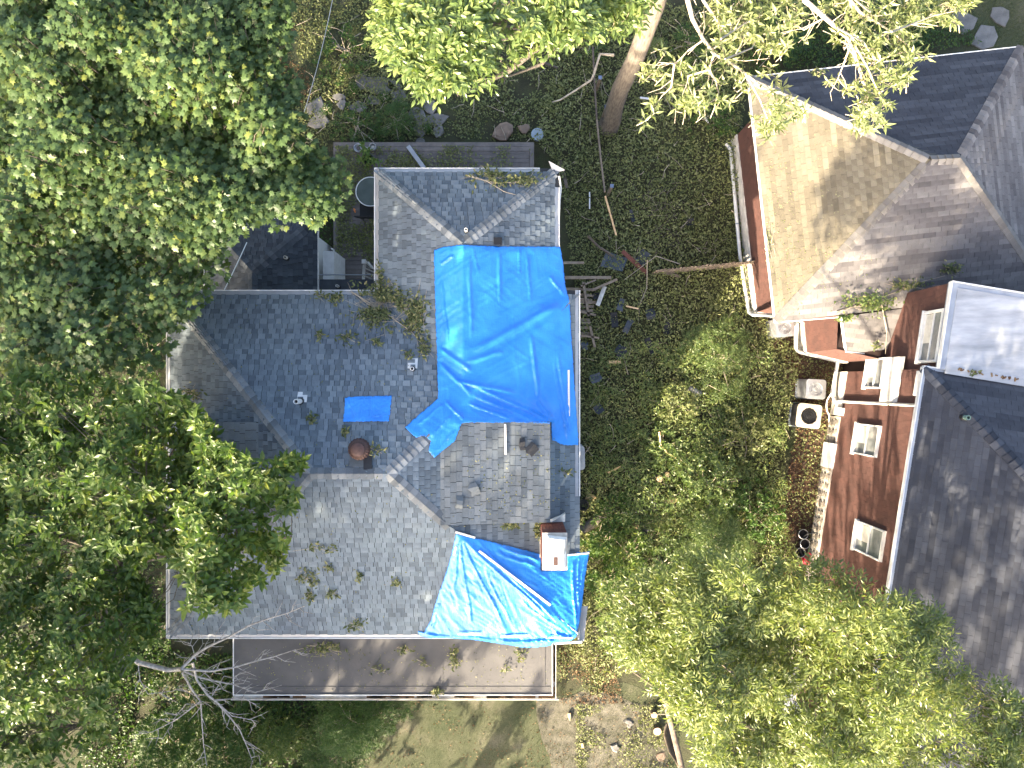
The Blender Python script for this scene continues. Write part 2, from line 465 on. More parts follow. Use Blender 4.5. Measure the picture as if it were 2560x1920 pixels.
def shingle_face(poly, expo, tab, seed, thick=0.014, gap=0.009, arch=True, outward=None, v_start=0.0, u_jit=0.25):
    """poly: planar convex points, first edge along the eave -> list of shingle pieces (verts, faces, tint, centre)"""
    rs = random.Random(seed)
    P = [np.array(p, float) for p in poly]
    u = P[1] - P[0]; u /= np.linalg.norm(u)
    n = np.cross(P[1] - P[0], P[2] - P[0]); n /= np.linalg.norm(n)
    ref = np.array(outward, float) if outward is not None else np.array((0, 0, 1.0))
    if n.dot(ref) < 0: n = -n
    v = np.cross(n, u)
    if v[2] < 0: u = -u; v = np.cross(n, u)
    O = P[0]
    Q = [((p - O).dot(u), (p - O).dot(v)) for p in P]
    if area2(Q) < 0: Q = Q[::-1]
    umin = min(q[0] for q in Q); umax = max(q[0] for q in Q); vmax = max(q[1] for q in Q); vmin = min(q[1] for q in Q)
    out = []; c = 0; vv = vmin + v_start
    while vv < vmax:
        x = umin - rs.random() * tab
        if not arch: x = umin - (c % 2) * tab * 0.5 - tab * 0.5 + (rs.random() - .5) * tab * u_jit
        prev = rs.random() < 0.5
        while x < umax:
            if arch:
                prev = not prev
                w = tab * (0.55 + 0.75 * rs.random())
            else:
                w = tab
            r = [(x + gap / 2, vv + 0.001), (x + w - gap / 2, vv + 0.001), (x + w - gap / 2, vv + expo), (x + gap / 2, vv + expo)]
            x += w
            pc = clip_convex(r, Q)
            if len(pc) < 3 or abs(area2(pc)) < 0.0012: continue
            if arch:
                th = thick * (1.7 if prev else 0.75)
                t = (0.48 + 0.38 * rs.random()) if prev else (0.16 + 0.42 * rs.random())
            else:
                th = thick * (0.9 + 0.3 * rs.random()); t = min(1, max(0, .5 + .85 * (float(vnoise(x / (tab * 3.1), c * 1.0, seed)) - .5) + rs.gauss(0, .09)))
            m = len(pc)
            top = [O + u * a + v * b + n * (0.004 + th * (1 - 0.75 * (b - vv) / expo)) for a, b in pc]
            bot = [O + u * a + v * b + n * 0.001 for a, b in pc]
            f = [tuple(range(m))] + [(i, m + i, m + (i + 1) % m, (i + 1) % m) for i in range(m)]
            out.append((np.array(top + bot), f, t, sum(top) / m, abs(area2(pc))))
        vv += expo; c += 1
    return out

def lay_shingles(pieces, mat, parent, n_single, hidden, name='shingle', stuff_name='shingle_field'):
    """the n_single largest visible pieces become objects of their own, the rest one 'stuff' part"""
    sc = []
    for k, p in enumerate(pieces):
        c = p[3]; d = CAM_H - c[2]; px = 1280 + c[0] * FPX / d; py = 960 - c[1] * FPX / d
        vis = 0 < px < 2560 and 0 < py < 1920 and not hidden(px, py)
        sc.append((p[4] / d / d * (1.0 if vis else 0.0), k))
    sc.sort(reverse=True)
    pick = set(k for s, k in sc[:n_single] if s > 0)
    mb = MB()
    for k, p in enumerate(pieces):
        if k in pick:
            m1 = MB(); m1.add(p[0] - p[3], p[1], p[2])
            o = m1.build(name, mat, parent); o.location = Vector(p[3])
        else:
            mb.add(p[0], p[1], p[2])
    if mb.V:
        mb.build(stuff_name, mat, parent, kind='stuff')

def cap_line(a, b, n1, n2, parent, mat, step=0.165, width=0.15, seed=0, name='ridge_cap'):
    a = np.array(a, float); b = np.array(b, float); d = b - a; L = np.linalg.norm(d); d /= L
    sides = []
    for nn in (n1, n2):
        nn = np.array(nn, float); nn /= np.linalg.norm(nn)
        s = np.cross(d, nn); s /= np.linalg.norm(s)
        if s[2] > 0: s = -s
        if abs(s[2]) < 1e-6: s = s
        sides.append(s)
    if sides[0].dot(sides[1]) > 0.2: sides[1] = -sides[1]
    rs = random.Random(seed)
    upv = np.array((0, 0, 1.0)); meshes = []
    for tnt in (0.0, 0.3, 0.5, 0.7, 1.0):
        V = []
        for t, lift in ((0, 0.042), (step * 1.12, 0.012)):
            for off in (0.0, -0.011):
                V += [d * t + sides[0] * width + upv * (lift + off - 0.004), d * t + upv * (lift + off + 0.012), d * t + sides[1] * width + upv * (lift + off - 0.004)]
        F = [(0, 1, 7, 6), (1, 2, 8, 7), (3, 9, 10, 4), (4, 10, 11, 5), (0, 3, 4, 1), (1, 4, 5, 2), (0, 6, 9, 3), (2, 5, 11, 8), (6, 7, 10, 9), (7, 8, 11, 10)]
        m = MB(); m.add(V, F, tnt); meshes.append(m.mesh(name))
    k = int(L / step)
    for i in range(k):
        o = link(name, rs.choice(meshes), mat, parent)
        o.location = Vector(a + d * (i * step + 0.01))

def plane_n(*p):
    n = np.cross(np.array(p[1], float) - p[0], np.array(p[2], float) - p[0]); n /= np.linalg.norm(n)
    return n if n[2] > 0 else -n

# ------------------------------------------------------------------ grey house (left)
ZE = 5.6
X0, X1, YN, YS = -8.94, 1.752, 2.426, -6.58
YM = (YN + YS) / 2; RISE = 1.94
PW, PE, PN, PS = RISE / 4.26, RISE / 4.62, RISE / (YN - YM), RISE / (YM - YS)
WX0, WX1, WY, WXR, WRISE, WYA = -3.556, 1.223, 5.587, -1.2, 1.05, 3.44
WPW, WPE, WPN = WRISE / (WXR - WX0), WRISE / (WX1 - WXR), WRISE / (WY - WYA)
DE = (-1.71, 0.93, -3.37, -0.92, 7.06, 0.15)       # east dormer: x0, x1, y0, y1, z at x0, fall per metre
DW = (-8.0, -6.1, -3.37, -0.92, 6.9, 0.15)

def house_h(x, y):
    x = np.asarray(x, float); y = np.asarray(y, float)
    main = ZE + np.minimum(np.minimum(PW * (x - X0), PE * (X1 - x)), np.minimum(PN * (YN - y), PS * (y - YS)))
    wing = ZE + np.minimum(np.minimum(WPW * (x - WX0), WPE * (WX1 - x)), WPN * (WY - y))
    wing = np.where(y > -0.4, wing, -9)
    h = np.maximum(main, wing)
    de = np.where((x > DE[0]) & (x < DE[1]) & (y > DE[2]) & (y < DE[3]), DE[4] - DE[5] * (x - DE[0]), -9)
    dw = np.where((x > DW[0]) & (x < DW[1]) & (y > DW[2]) & (y < DW[3]), DW[4] - DW[5] * (DW[1] - x), -9)
    return np.maximum(h, np.maximum(de, dw))
def house_hs(x, y): return float(house_h(x, y))

def Z3(x, y, z): return (x, y, z)
NW = (X0, YN, ZE); NE = (X1, YN, ZE); SE = (X1, YS, ZE); SW = (X0, YS, ZE)
R1 = (X0 + 4.26, YM, ZE + RISE); R2 = (X1 - 4.62, YM, ZE + RISE)
def on_n(x, y): return (x, y, ZE + PN * (YN - y))
V0 = (WX0, YN, ZE); V1 = (WX1, YN, ZE)
VR = (WXR, YN - WRISE / PN, ZE + WRISE)
tP = (X1 - WXR) / 4.62
PP = (WXR, YN - (YN - YM) * tP, ZE + RISE * tP)
WNW = (WX0, WY, ZE); WNE = (WX1, WY, ZE); WA = (WXR, WYA, ZE + WRISE)

grey_house = thing('grey_house', (-3.6, -2, 0), 'grey-blue shingled hip-roof house with white gutters, partly covered by blue tarps', 'house')
w = MB()
w.prism([(X0 + .45, YS + .45), (X1 - .45, YS + .45), (X1 - .45, YN - .45), (X0 + .45, YN - .45)], 0.0, ZE - 0.02)
w.prism([(WX0 + .4, YN - .5), (WX1 - .4, YN - .5), (WX1 - .4, WY - .45), (WX0 + .4, WY - .45)], 0.0, ZE - 0.025)
w.build('wall', M['siding_white'], grey_house)
rf = MB()
def facepoly(mb, pts, dz=0.0, tint=0.5):
    mb.add([(p[0], p[1], p[2] + dz) for p in pts], [tuple(range(len(pts)))], tint)
FACES_L = {
    'n1': [NW, V0, VR, PP, R2, R1], 'n2': [V1, NE, PP, VR], 'e': [NE, SE, R2], 's': [SW, SE, R2, R1], 'w': [NW, SW, R1],
    'ww': [WNW, V0, VR, WA], 'we': [WNE, V1, VR, WA], 'wn': [WNW, WNE, WA]}
for k, f in FACES_L.items(): facepoly(rf, f)
facepoly(rf, [NW, SW, SE, NE], -0.03); facepoly(rf, [WNW, V0, V1, WNE], -0.034)
roof_l = rf.build('roof', M['underlay'], grey_house)

# inset faces (the gutter takes the outer 11 cm of each eave)
G = 0.115
def inset_eave(poly, pitch, inward):
    p = [np.array(q, float) for q in poly]
    iv = np.array((inward[0] * G, inward[1] * G, pitch * G))
    p[0] = p[0] + iv; p[1] = p[1] + iv
    return p
TARP_PX = [(1085, 626), (1110, 618), (1150, 613), (1180, 614), (1250, 617), (1330, 617), (1400, 618), (1408, 660), (1413, 715), (1424, 755), (1428, 840),
           (1434, 930), (1441, 1040), (1446, 1112), (1410, 1113), (1380, 1100), (1377, 1054), (1290, 1056), (1170, 1055), (1155, 1057), (1137, 1102), (1112, 1122), (1086, 1144),
           (1072, 1126), (1078, 1103), (1062, 1088), (1040, 1094), (1013, 1068), (1050, 1035), (1094, 998), (1096, 984), (1094, 930), (1091, 840), (1088, 740)]
TARP2_PX = [(1141, 1331), (1150, 1337), (1200, 1347), (1280, 1366), (1352, 1385), (1352, 1425), (1418, 1425), (1418, 1384), (1440, 1382), (1473, 1378), (1470, 1396), (1461, 1450), (1456, 1500), (1447, 1560),
            (1440, 1590), (1428, 1600), (1405, 1604), (1385, 1606), (1375, 1612), (1340, 1617), (1300, 1616), (1240, 1606), (1180, 1598), (1120, 1594), (1075, 1594), (1050, 1588), (1045, 1576), (1060, 1580), (1078, 1548),
            (1088, 1510), (1105, 1460), (1122, 1410), (1135, 1360)]
TREE_HIDE = [(0, 760), (480, 800), (500, 1010), (640, 1080), (760, 1150), (740, 1250), (690, 1420), (600, 1560), (380, 1600), (0, 1920)]
def hid_l(px, py):
    a = np.array([px]); b = np.array([py])
    return bool(in_poly(a, b, TARP_PX)[0] or in_poly(a, b, TARP2_PX)[0] or in_poly(a, b, TREE_HIDE)[0])
def lerp3(a, b, t): return tuple(np.array(a) + (np.array(b) - np.array(a)) * t)
pl = []
def add_face(key, seed, pitch, inward, expo=0.143, tab=0.175, arch=True):
    f = inset_eave(FACES_L[key], pitch, inward)
    for i, q in enumerate(FACES_L[key][:2]):          # at a valley the inset point slides along the valley line
        if q is V0: f[i] = np.array(lerp3(V0, VR, G / (YN - VR[1])))
        if q is V1: f[i] = np.array(lerp3(V1, VR, G / (YN - VR[1])))
    pl.extend(shingle_face(f, expo, tab, seed, arch=arch))
add_face('n1', 11, PN, (0, -1)); add_face('n2', 12, PN, (0, -1))
pl.extend(shingle_face(FACES_L['e'], 0.143, 0.21, 13, arch=False, thick=0.010))
add_face('s', 14, PS, (0, 1)); add_face('w', 15, PW, (1, 0))
add_face('ww', 16, WPW, (1, 0)); add_face('we', 17, WPE, (-1, 0)); add_face('wn', 18, WPN, (0, -1))
lay_shingles(pl, M['shingle'], roof_l, 300, hid_l)

# ridge and hip caps
nN, nS, nE, nW = plane_n(NW, NE, R1), plane_n(SW, SE, R1), plane_n(NE, SE, R2), plane_n(NW, SW, R1)
nWW, nWE, nWN = plane_n(WNW, V0, WA), plane_n(WNE, V1, WA), plane_n(WNW, WNE, WA)
def lerp3(a, b, t): return tuple(np.array(a) + (np.array(b) - np.array(a)) * t)
for k, (a, b, n1, n2) in enumerate([
        (lerp3(NW, R1, .03), R1, nN, nW), (lerp3(SW, R1, .03), R1, nS, nW), (lerp3(SE, R2, .70), R2, nS, nE),
        (lerp3(NE, R2, .80), R2, nN, nE), (R1, R2, nN, nS), (lerp3(WNW, WA, .05), WA, nWW, nWN), (lerp3(WNE, WA, .05), WA, nWE, nWN)]):
    cap_line(a, b, n1, n2, roof_l, M['cap'], seed=k)

# shed dormers on the east and west slopes
def dormer(spec, east, label):
    x0, x1, y0, y1, z0, fall = spec
    za, zb = (z0, z0 - fall * (x1 - x0)) if east else (z0 - fall * (x1 - x0), z0)
    d = MB()
    top = [(x0, y0, za), (x1, y0, zb), (x1, y1, zb), (x0, y1, za)]
    xe = x1 - .12 if east else x0 + .12
    xi = x0 if east else x1
    d.add([(p[0], p[1], p[2] - .05) for p in top] + [(p[0], p[1], p[2] - 0.002) for p in top],
          [(3, 2, 1, 0), (4, 5, 6, 7), (0, 1, 5, 4), (1, 2, 6, 5), (2, 3, 7, 6), (3, 0, 4, 7)])
    r = d.build('dormer_roof', M['underlay'], grey_house)
    wv = MB()
    xs = sorted((xi, xe))
    wv.prism([(xs[0], y0 + .1), (xs[1], y0 + .1), (xs[1], y1 - .1), (xs[0], y1 - .1)], 5.75, min(za, zb) - .045)
    wv.build('dormer_wall', M['siding_white'], grey_house)
    eave = [(x1, y0, zb), (x1, y1, zb), (x0, y1, za), (x0, y0, za)] if east else [(x0, y0, za), (x0, y1, za), (x1, y1, zb), (x1, y0, zb)]
    mb = MB()
    for p in shingle_face(eave, 0.143, 0.245, 31 + east, arch=False, thick=0.009, gap=0.012, u_jit=.8): mb.add(p[0], p[1], p[2])
    mb.build('dormer_shingle_field', M['shingle_dormer'], r, kind='stuff')
dormer(DE, True, ''); dormer(DW, False, '')

# gutters: white lip, grey guard
def gutter(a, b, inward, pitch, parent, zz=0.0, guard=True):
    a = np.array(a, float); b = np.array(b, float); iv = np.array((inward[0], inward[1], 0.0))
    u = (b - a) / np.linalg.norm(b - a)
    lip = MB()
    q = [a - iv * .012, b - iv * .012, b + iv * .014, a + iv * .014]
    lip.add([(p[0], p[1], p[2] - .12 + zz) for p in q] + [(p[0], p[1], p[2] + .028 + zz) for p in q],
            [(3, 2, 1, 0), (4, 5, 6, 7), (0, 1, 5, 4), (1, 2, 6, 5), (2, 3, 7, 6), (3, 0, 4, 7)])
    o = lip.build('gutter', M['white'], parent)
    if guard:
        gd = MB(); q = [a + iv * .014, b + iv * .014, b + iv * .118, a + iv * .118]
        zs = [.012, .012, .022 + pitch * .118, .022 + pitch * .118]
        gd.add([(p[0], p[1], p[2] - .03 + z + zz) for p, z in zip(q, zs)] + [(p[0], p[1], p[2] + z + zz) for p, z in zip(q, zs)],
               [(3, 2, 1, 0), (4, 5, 6, 7), (0, 1, 5, 4), (1, 2, 6, 5), (2, 3, 7, 6), (3, 0, 4, 7)])
        gd.build('gutter_guard', M['gutter_guard'], o)
    return o
gutter((X0, YN, ZE), (WX0, YN, ZE), (0, -1), PN, grey_house)
gutter((WX0, YN + .02, ZE), (WX0, WY - .015, ZE), (1, 0), WPW, grey_house, .002)
gutter((WX0 - .012, WY, ZE), (.72, WY, ZE), (0, -1), WPN, grey_house)
gutter((WX1, YN + .1, ZE), (WX1, WY - .5, ZE), (-1, 0), WPE, grey_house, .001)
gutter((X1, YN, ZE), (X1, W(0, 1240, ZE)[1], ZE), (-1, 0), PE, grey_house, .003)
gutter((X0, YS, ZE), (X0, YN - .03, ZE), (1, 0), PW, grey_house, .002)
gutter((X0 + .02, YS, ZE), (1.3, YS, ZE), (0, 1), PS, grey_house)
# torn gutter corner at the north-east of the wing and hanging fascia at the south-east
gd = MB(); a = W(1372, 402, 5.75); gd.add([a, a + (.42, -.22, -.05), a + (.12, -.28, -.12), a + (0, 0, -.03), a + (.42, -.22, -.08), a + (.12, -.28, -.15)], [(0, 2, 1), (3, 4, 5), (0, 1, 4, 3), (1, 2, 5, 4), (2, 0, 3, 5)])
gd.build('bent_gutter_end', M['gutter_guard'], grey_house, label='bent grey gutter end sticking up at the roof corner')
gd = MB(); gd.tube([W(1398, 440, 5.62), W(1402, 470, 5.55), W(1399, 500, 5.5), W(1396, 560, 5.56), W(1394, 615, 5.6)], .028, 6)
gd.build('loose_gutter_strip', M['white'], grey_house, smooth=True)
gd = MB(); gd.beam(W(1461, 1515, 5.35), W(1452, 1602, 5.45), .17, .02); gd.beam(W(1448, 1520, 5.4), W(1446, 1598, 5.5), .03, .10)
gd.build('hanging_fascia', M['gutter_guard'], grey_house, label='grey strip of fascia hanging off the eave corner')
gd = MB(); gd.beam(W(1385, 1608, 5.48), W(1455, 1604, 5.5), .05, .09); gd.build('gutter_stub', M['white'], grey_house)

# south porch with flat membrane roof
pz = 3.0
def PX(px, py): p = W(px, py, pz); return (p[0], p[1])
px0, px1, py0, py1 = PX(585, 0)[0], PX(1380, 0)[0], YS + .45, PX(0, 1736)[1]
pr = MB(); pr.prism([(px0, py1), (px1, py1), (px1, py0 - .01), (px0, py0 - .01)], pz - .2, pz)
porch = pr.build('porch_roof', M['membrane'], grey_house)
sm = MB()
for xx in (px0 + 3.05, px0 + 6.15): sm.box((xx, (py0 + py1) / 2, pz + .004), (.06, abs(py0 - py1) - .1, .008))
sm.box(((px0 + px1) / 2, py1 + .22, pz + .005), (px1 - px0 - .1, .03, .010)); sm.box((px1 - .22, (py0 + py1) / 2, pz + .006), (.03, abs(py0 - py1) - .5, .012))
sm.build('membrane_seam', M['membrane'], porch)
e = MB(); e.box(((px0 + px1) / 2, py1 - .012, pz - .05), (px1 - px0 + .04, .025, .16)); e.box((px1 + .0125, (py0 + py1) / 2, pz - .052), (.025, abs(py0 - py1), .16)); e.box((px0 - .0125, (py0 + py1) / 2, pz - .053), (.025, abs(py0 - py1), .16))
e.build('porch_edge_trim', M['white'], porch)
e = MB(); e.box(((px0 + px1) / 2 + .05, py1 - .175, pz - .09), (px1 - px0 + .3, .02, .13)); e.box(((px0 + px1) / 2, py1 - .1, pz - .155), (px1 - px0 + .1, .15, .01), tint=.2)
e.box((px1 + .115, (py0 + py1) / 2 - .08, pz - .092), (.02, abs(py0 - py1) + .2, .13)); e.box((px1 + .065, (py0 + py1) / 2, pz - .157), (.1, abs(py0 - py1), .01), tint=.2)
e.build('porch_gutter', M['white_dirty'], porch)
e = MB()
rs = np.random.default_rng(5)
for k in range(26):
    xx = px0 + 1 + (px1 - px0 - 1.1) * rs.random(); e.box((xx, py1 - .1 + rs.normal(0, .01), pz - .14), (.2 + .3 * rs.random(), .12, .02), rs.normal(0, .03))
for k in range(14): e.box((px1 + .065, py1 + 1.6 * rs.random(), pz - .14), (.07, .2, .02), rs.normal(0, .1))
e.build('gutter_debris', M['leaf_brown'], porch, kind='stuff')
for xx in (px0 + .1, (px0 + px1) / 2, px1 - .1):
    e = MB(); e.box((xx, py1 + .1, (pz - .2) / 2 + .25), (.14, .14, pz - .7)); e.build('porch_post', M['white'], grey_house)
e = MB(); e.box(((px0 + px1) / 2, (py0 + py1) / 2, .25), (px1 - px0 - .1, abs(py0 - py1) - .1, .5)); e.build('porch_floor', M['deck'], grey_house)

# vent pipes
def vent_pipe(px, py, hgt, r, mat, label, flash=True, fl_off=(10, -8), hfun=house_hs, parent=grey_house, ring=True):
    b = surf(px, py, hfun)
    v = MB(); v.lathe([(r, -.1), (r, hgt), (r * .72, hgt), (r * .72, hgt - .12)], b, 14)
    o = v.build('vent_pipe', mat, parent, label=label, smooth=False)
    if ring:
        k = MB(); k.lathe([(r * 1.5, -.05), (r * 1.35, .06), (r * 1.02, .075)], b, 14); k.build('pipe_boot', M['black'], o)
    k = MB(); k.lathe([(r * .70, hgt - .118), (r * .70, hgt - .10)], b, 12); k.build('pipe_bore', M['black'], o)
    if flash:
        k = MB(); q = surf(px + fl_off[0], py + fl_off[1], hfun); n = np.array((0, PN / 1.09, 1 / 1.09))
        k.box(q + n * .012, (.24, .27, .008), rx=-math.atan(PN)); k.build('flashing', M['white'], o)
    return o
vent_pipe(752, 1003, .40, .062, M['white'], 'tall white vent pipe on a pale flashing plate', True, (4, -10))
vent_pipe(1032, 922, .16, .05, M['white'], 'short white vent pipe with black boot', True, (0, -13))
vent_pipe(1166, 578, .2, .04, M['white'], 'small white vent pipe near the wing ridge', False)
bx = MB(); q = surf(1245, 604, house_hs); bx.box(q + (0, 0, .05), (.2, .17, .12)); bx.build('box_vent', M['black'], grey_house, label='small black box vent at the tarp edge')

# rusty turbine vent
q = surf(905, 1120, house_hs)
t = MB(); t.lathe([(.15, -.25), (.15, .12), (.17, .13)], q, 18)
turb = t.build('turbine_vent', M['rust'], grey_house, label='rusty brown turbine vent')
hc = q + np.array((0, 0, .14))
t = MB(); t.lathe([(.155, .30), (.168, .308), (.155, .322), (.02, .328)], hc, 24); t.build('turbine_cap', M['rust'], turb, smooth=True)
fm = MB()
V = []
for (r, z, tw, wd) in ((.165, 0, 0, .02), (.235, .08, .10, .035), (.255, .16, .20, .045), (.225, .25, .30, .035), (.16, .305, .38, .02)):
    for s in (-1, 1):
        a = tw + s * .16
        V.append(((r + s * .012) * math.cos(a), (r + s * .012) * math.sin(a), z))
fm.add(V, [(i, i + 1, i + 3, i + 2) for i in range(0, 8, 2)], .5)
fin = fm.mesh('turbine_fin')
for k in range(22):
    o = link('turbine_fin', fin, M['rust'], turb); o.location = Vector(hc); o.rotation_euler = (0, 0, 2 * math.pi * k / 22)
t = MB(); t.lathe([(.14, 0), (.17, .1), (.18, .16), (.15, .28)], hc, 16); t.build('turbine_core', M['black'], turb)

# shingle patch by the turbine and loose repairs
for k, (px, py, ww, hh, rz, mt) in enumerate([(893, 1153, .34, .26, -.05, 'shingle_dormer'), (920, 1155, .2, .34, .12, 'underlay')]):
    q = surf(px, py, house_hs); m1 = MB(); m1.box(q + (0, 0, .03 + .004 * k), (ww, hh, .012), rz, rx=-math.atan(PN)); m1.build('shingle_patch', M[mt], roof_l)

# chimney
ch = MB()
cx0, cy1 = W(1357, 1333, 7.25)[:2]; cx1, cy0 = W(1417, 1424, 7.25)[:2]
ch.box(((cx0 + cx1) / 2, (cy0 + cy1) / 2, 6.2), (cx1 - cx0 - .03, cy1 - cy0 - .03, 2.06))
chim = ch.build('chimney', M['mortar'], grey_house)
bl, bh = .195, .062
def brick_row(n, z, face, k):
    off = 0 if k % 2 else -bl / 2
    L = (cx1 - cx0) if face in 'ns' else (cy1 - cy0)
    p = off
    while p < L - .02:
        a = max(0.004, p); b_ = min(L - .004, p + bl - .012)
        if b_ - a > .03:
            m1 = MB(); tt = random.random()
            if face == 'n': m1.box((cx0 + (a + b_) / 2, cy1 - .009, z), (b_ - a, .03, bh - .014), tint=tt)
            else: m1.box((cx0 + .009, cy0 + (a + b_) / 2, z), (.03, b_ - a, bh - .014), tint=tt)
            m1.build('brick', M['brick'], chim)
        p += bl
for k in range(22):
    z = 5.86 + k * bh + .03
    if z > 7.2: break
    brick_row(0, z, 'n', k); brick_row(0, z, 'w', k)
m1 = MB()
for k in range(20):
    m1.box((cx0 + (cx1 - cx0) * .5, cy0 + .009, 5.9 + k * bh), (cx1 - cx0 - .02, .03, bh - .014)); m1.box((cx1 - .009, (cy0 + cy1) / 2, 5.9 + k * bh), (.03, cy1 - cy0 - .02, bh - .014))
m1.build('brick_course', M['brick'], chim)
m1 = MB(); m1.box(((cx0 + cx1) / 2, (cy0 + cy1) / 2, 7.245), (cx1 - cx0 + .02, cy1 - cy0 + .02, .04)); m1.build('chimney_crown', M['mortar'], chim)
def flue(cy, hgt, rot, hole):
    m1 = MB(); w2, d2 = .235, .20
    ring = lambda s, z: [(-w2 * s, -d2 * s, z), (w2 * s, -d2 * s, z), (w2 * s, d2 * s, z), (-w2 * s, d2 * s, z)]
    V = np.array(ring(1, 0) + ring(1.02, .05) + ring(.82, hgt) + ring(.78, hgt + .02))
    R = np.array(Matrix.Rotation(rot, 3, 'Z')); V = V @ R.T + ((cx0 + cx1) / 2 + .02, cy, 7.268)
    F = [(i * 4 + j, i * 4 + (j + 1) % 4, i * 4 + 4 + (j + 1) % 4, i * 4 + 4 + j) for i in range(3) for j in range(4)] + [(12, 13, 14, 15), (3, 2, 1, 0)]
    m1.add(V, F); o = m1.build('flue_cap', M['flue'], chim)
    if hole:
        m2 = MB(); m2.box(((cx0 + cx1) / 2 + .01, cy - .01, 7.268 + hgt + .022), (.10, .20, .02)); m2.build('flue_opening', M['rust'], o)
flue(cy1 - .26, .16, -.12, False); flue(cy0 + .235, .09, 0, True)
m1 = MB(); f0 = surf(1385, 1292, house_hs); m1.add([(cx0, cy1 + .01, 6.05), (cx1 + .06, cy1 + .01, 5.9), (cx1 + .06, cy1 + .24, 6.0), (cx1 - .28, cy1 + .07, 6.2), (cx0, cy1 + .01, 5.95), (cx1 + .06, cy1 + .01, 5.8), (cx1 + .06, cy1 + .24, 5.85), (cx1 - .28, cy1 + .07, 6.0)], [(0, 1, 2, 3), (7, 6, 5, 4), (0, 4, 5, 1), (1, 5, 6, 2), (2, 6, 7, 3), (3, 7, 4, 0)])
m1.build('chimney_flashing', M['white'], chim)
m1 = MB(); m1.beam((cx0 - .02, cy1, 6.0), (cx0 - .02, cy0, 6.0), .02, .2); m1.build('step_flashing', M['mortar'], chim)

# lower hip roof of the back room (north-west, under the maple)
BX0, BX1, BY1, BY0, BZ = -9.13, -5.77, 4.91, 2.0, 2.9
bm_ = (BX0 + BX1) / 2; hb = (BX1 - BX0) / 2; br = .72
back_room = thing('back_room', (bm_, 3.4, 0), 'low dark-shingled hip roof in shade under the maple, beside the deck', 'outbuilding')
m1 = MB(); m1.prism([(BX0 + .3, BY0), (BX1 - .3, BY0), (BX1 - .3, BY1 - .3), (BX0 + .3, BY1 - .3)], 0, BZ); m1.build('wall', M['siding_white'], back_room)
BA = (bm_, BY1 - hb, BZ + br); BB = (bm_, BY0, BZ + br)
fb = {'n': [(BX0, BY1, BZ), (BX1, BY1, BZ), BA], 'w': [(BX0, BY1, BZ), (BX0, BY0, BZ), BB, BA], 'e': [(BX1, BY1, BZ), (BX1, BY0, BZ), BB, BA]}
m1 = MB()
for f in fb.values(): facepoly(m1, f)
facepoly(m1, [(BX0, BY1, BZ), (BX1, BY1, BZ), (BX1, BY0, BZ), (BX0, BY0, BZ)], -.04)
rb = m1.build('roof', M['underlay'], back_room)
pb = []
for k, f in enumerate(fb.values()): pb += shingle_face(f, .143, .20, 51 + k)
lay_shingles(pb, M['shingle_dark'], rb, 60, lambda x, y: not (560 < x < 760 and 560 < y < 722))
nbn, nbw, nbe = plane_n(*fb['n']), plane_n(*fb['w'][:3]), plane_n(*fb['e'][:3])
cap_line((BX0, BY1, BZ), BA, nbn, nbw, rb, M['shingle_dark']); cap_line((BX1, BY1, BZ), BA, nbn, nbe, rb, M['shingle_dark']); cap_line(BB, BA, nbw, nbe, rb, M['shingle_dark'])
def back_h(x, y): return BZ + max(-.1, min(br / hb * (x - BX0), br / hb * (BX1 - x), br / hb * (BY1 - y), br))
vent_pipe(718, 646, .22, .05, M['white_dirty'], 'stubby off-white vent pipe', False, hfun=back_h, parent=back_room)
m1 = MB(); m1.beam((BX0 - .01, BY1, BZ - .02), (BX0 - .01, BY0 + .3, BZ - .02), .02, .1); m1.beam((BX0, BY1 + .01, BZ - .02), (BX1, BY1 + .01, BZ - .02), .02, .1); m1.beam((BX1 + .01, BY1, BZ - .02), (BX1 + .01, BY0 + .7, BZ - .02), .02, .1)
m1.build('eave_trim', M['white'], back_room)
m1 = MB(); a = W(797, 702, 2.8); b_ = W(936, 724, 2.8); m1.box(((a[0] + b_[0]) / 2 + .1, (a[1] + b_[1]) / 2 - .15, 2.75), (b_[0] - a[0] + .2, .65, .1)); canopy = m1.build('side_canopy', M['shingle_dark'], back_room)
m1 = MB(); m1.box(((a[0] + b_[0]) / 2 + .1, a[1] + .185, 2.76), (b_[0] - a[0] + .2, .02, .12)); m1.build('canopy_trim', M['grey_trim'], canopy)
vent_pipe(847, 717, .25, .04, M['white'], 'white stub pipe in the narrow gap roof', False, hfun=lambda x, y: 2.8, parent=back_room)

# ------------------------------------------------------------------ brown house (right)
brown_house = thing('brown_house', (12.5, 0, 0), 'reddish-brown sided house with tan, white and dark grey roofs, right of the yard', 'house')
def wall_hit(px, py, a, b):
    dx, dy = (px - 1280) / FPX, (960 - py) / FPX
    ex, ey = b[0] - a[0], b[1] - a[1]
    D = (a[0] * ey - a[1] * ex) / (dx * ey - dy * ex)
    x, y = dx * D, dy * D
    L = math.hypot(ex, ey)
    return ((x - a[0]) * ex + (y - a[1]) * ey) / L, CAM_H - D

def wall_quad(a, b, z0, z1): return [(a[0], a[1], z0), (b[0], b[1], z0), (b[0], b[1], z1), (a[0], a[1], z1)]
siding = []
def side_wall(a, b, z0, z1, out, seed, z1b=None):
    q = wall_quad(a, b, z0, z1)
    if z1b is not None: q[2] = (b[0], b[1], z1b)
    siding.extend(shingle_face(q, .16, .17, seed, thick=.006, gap=.004, arch=True, outward=out))

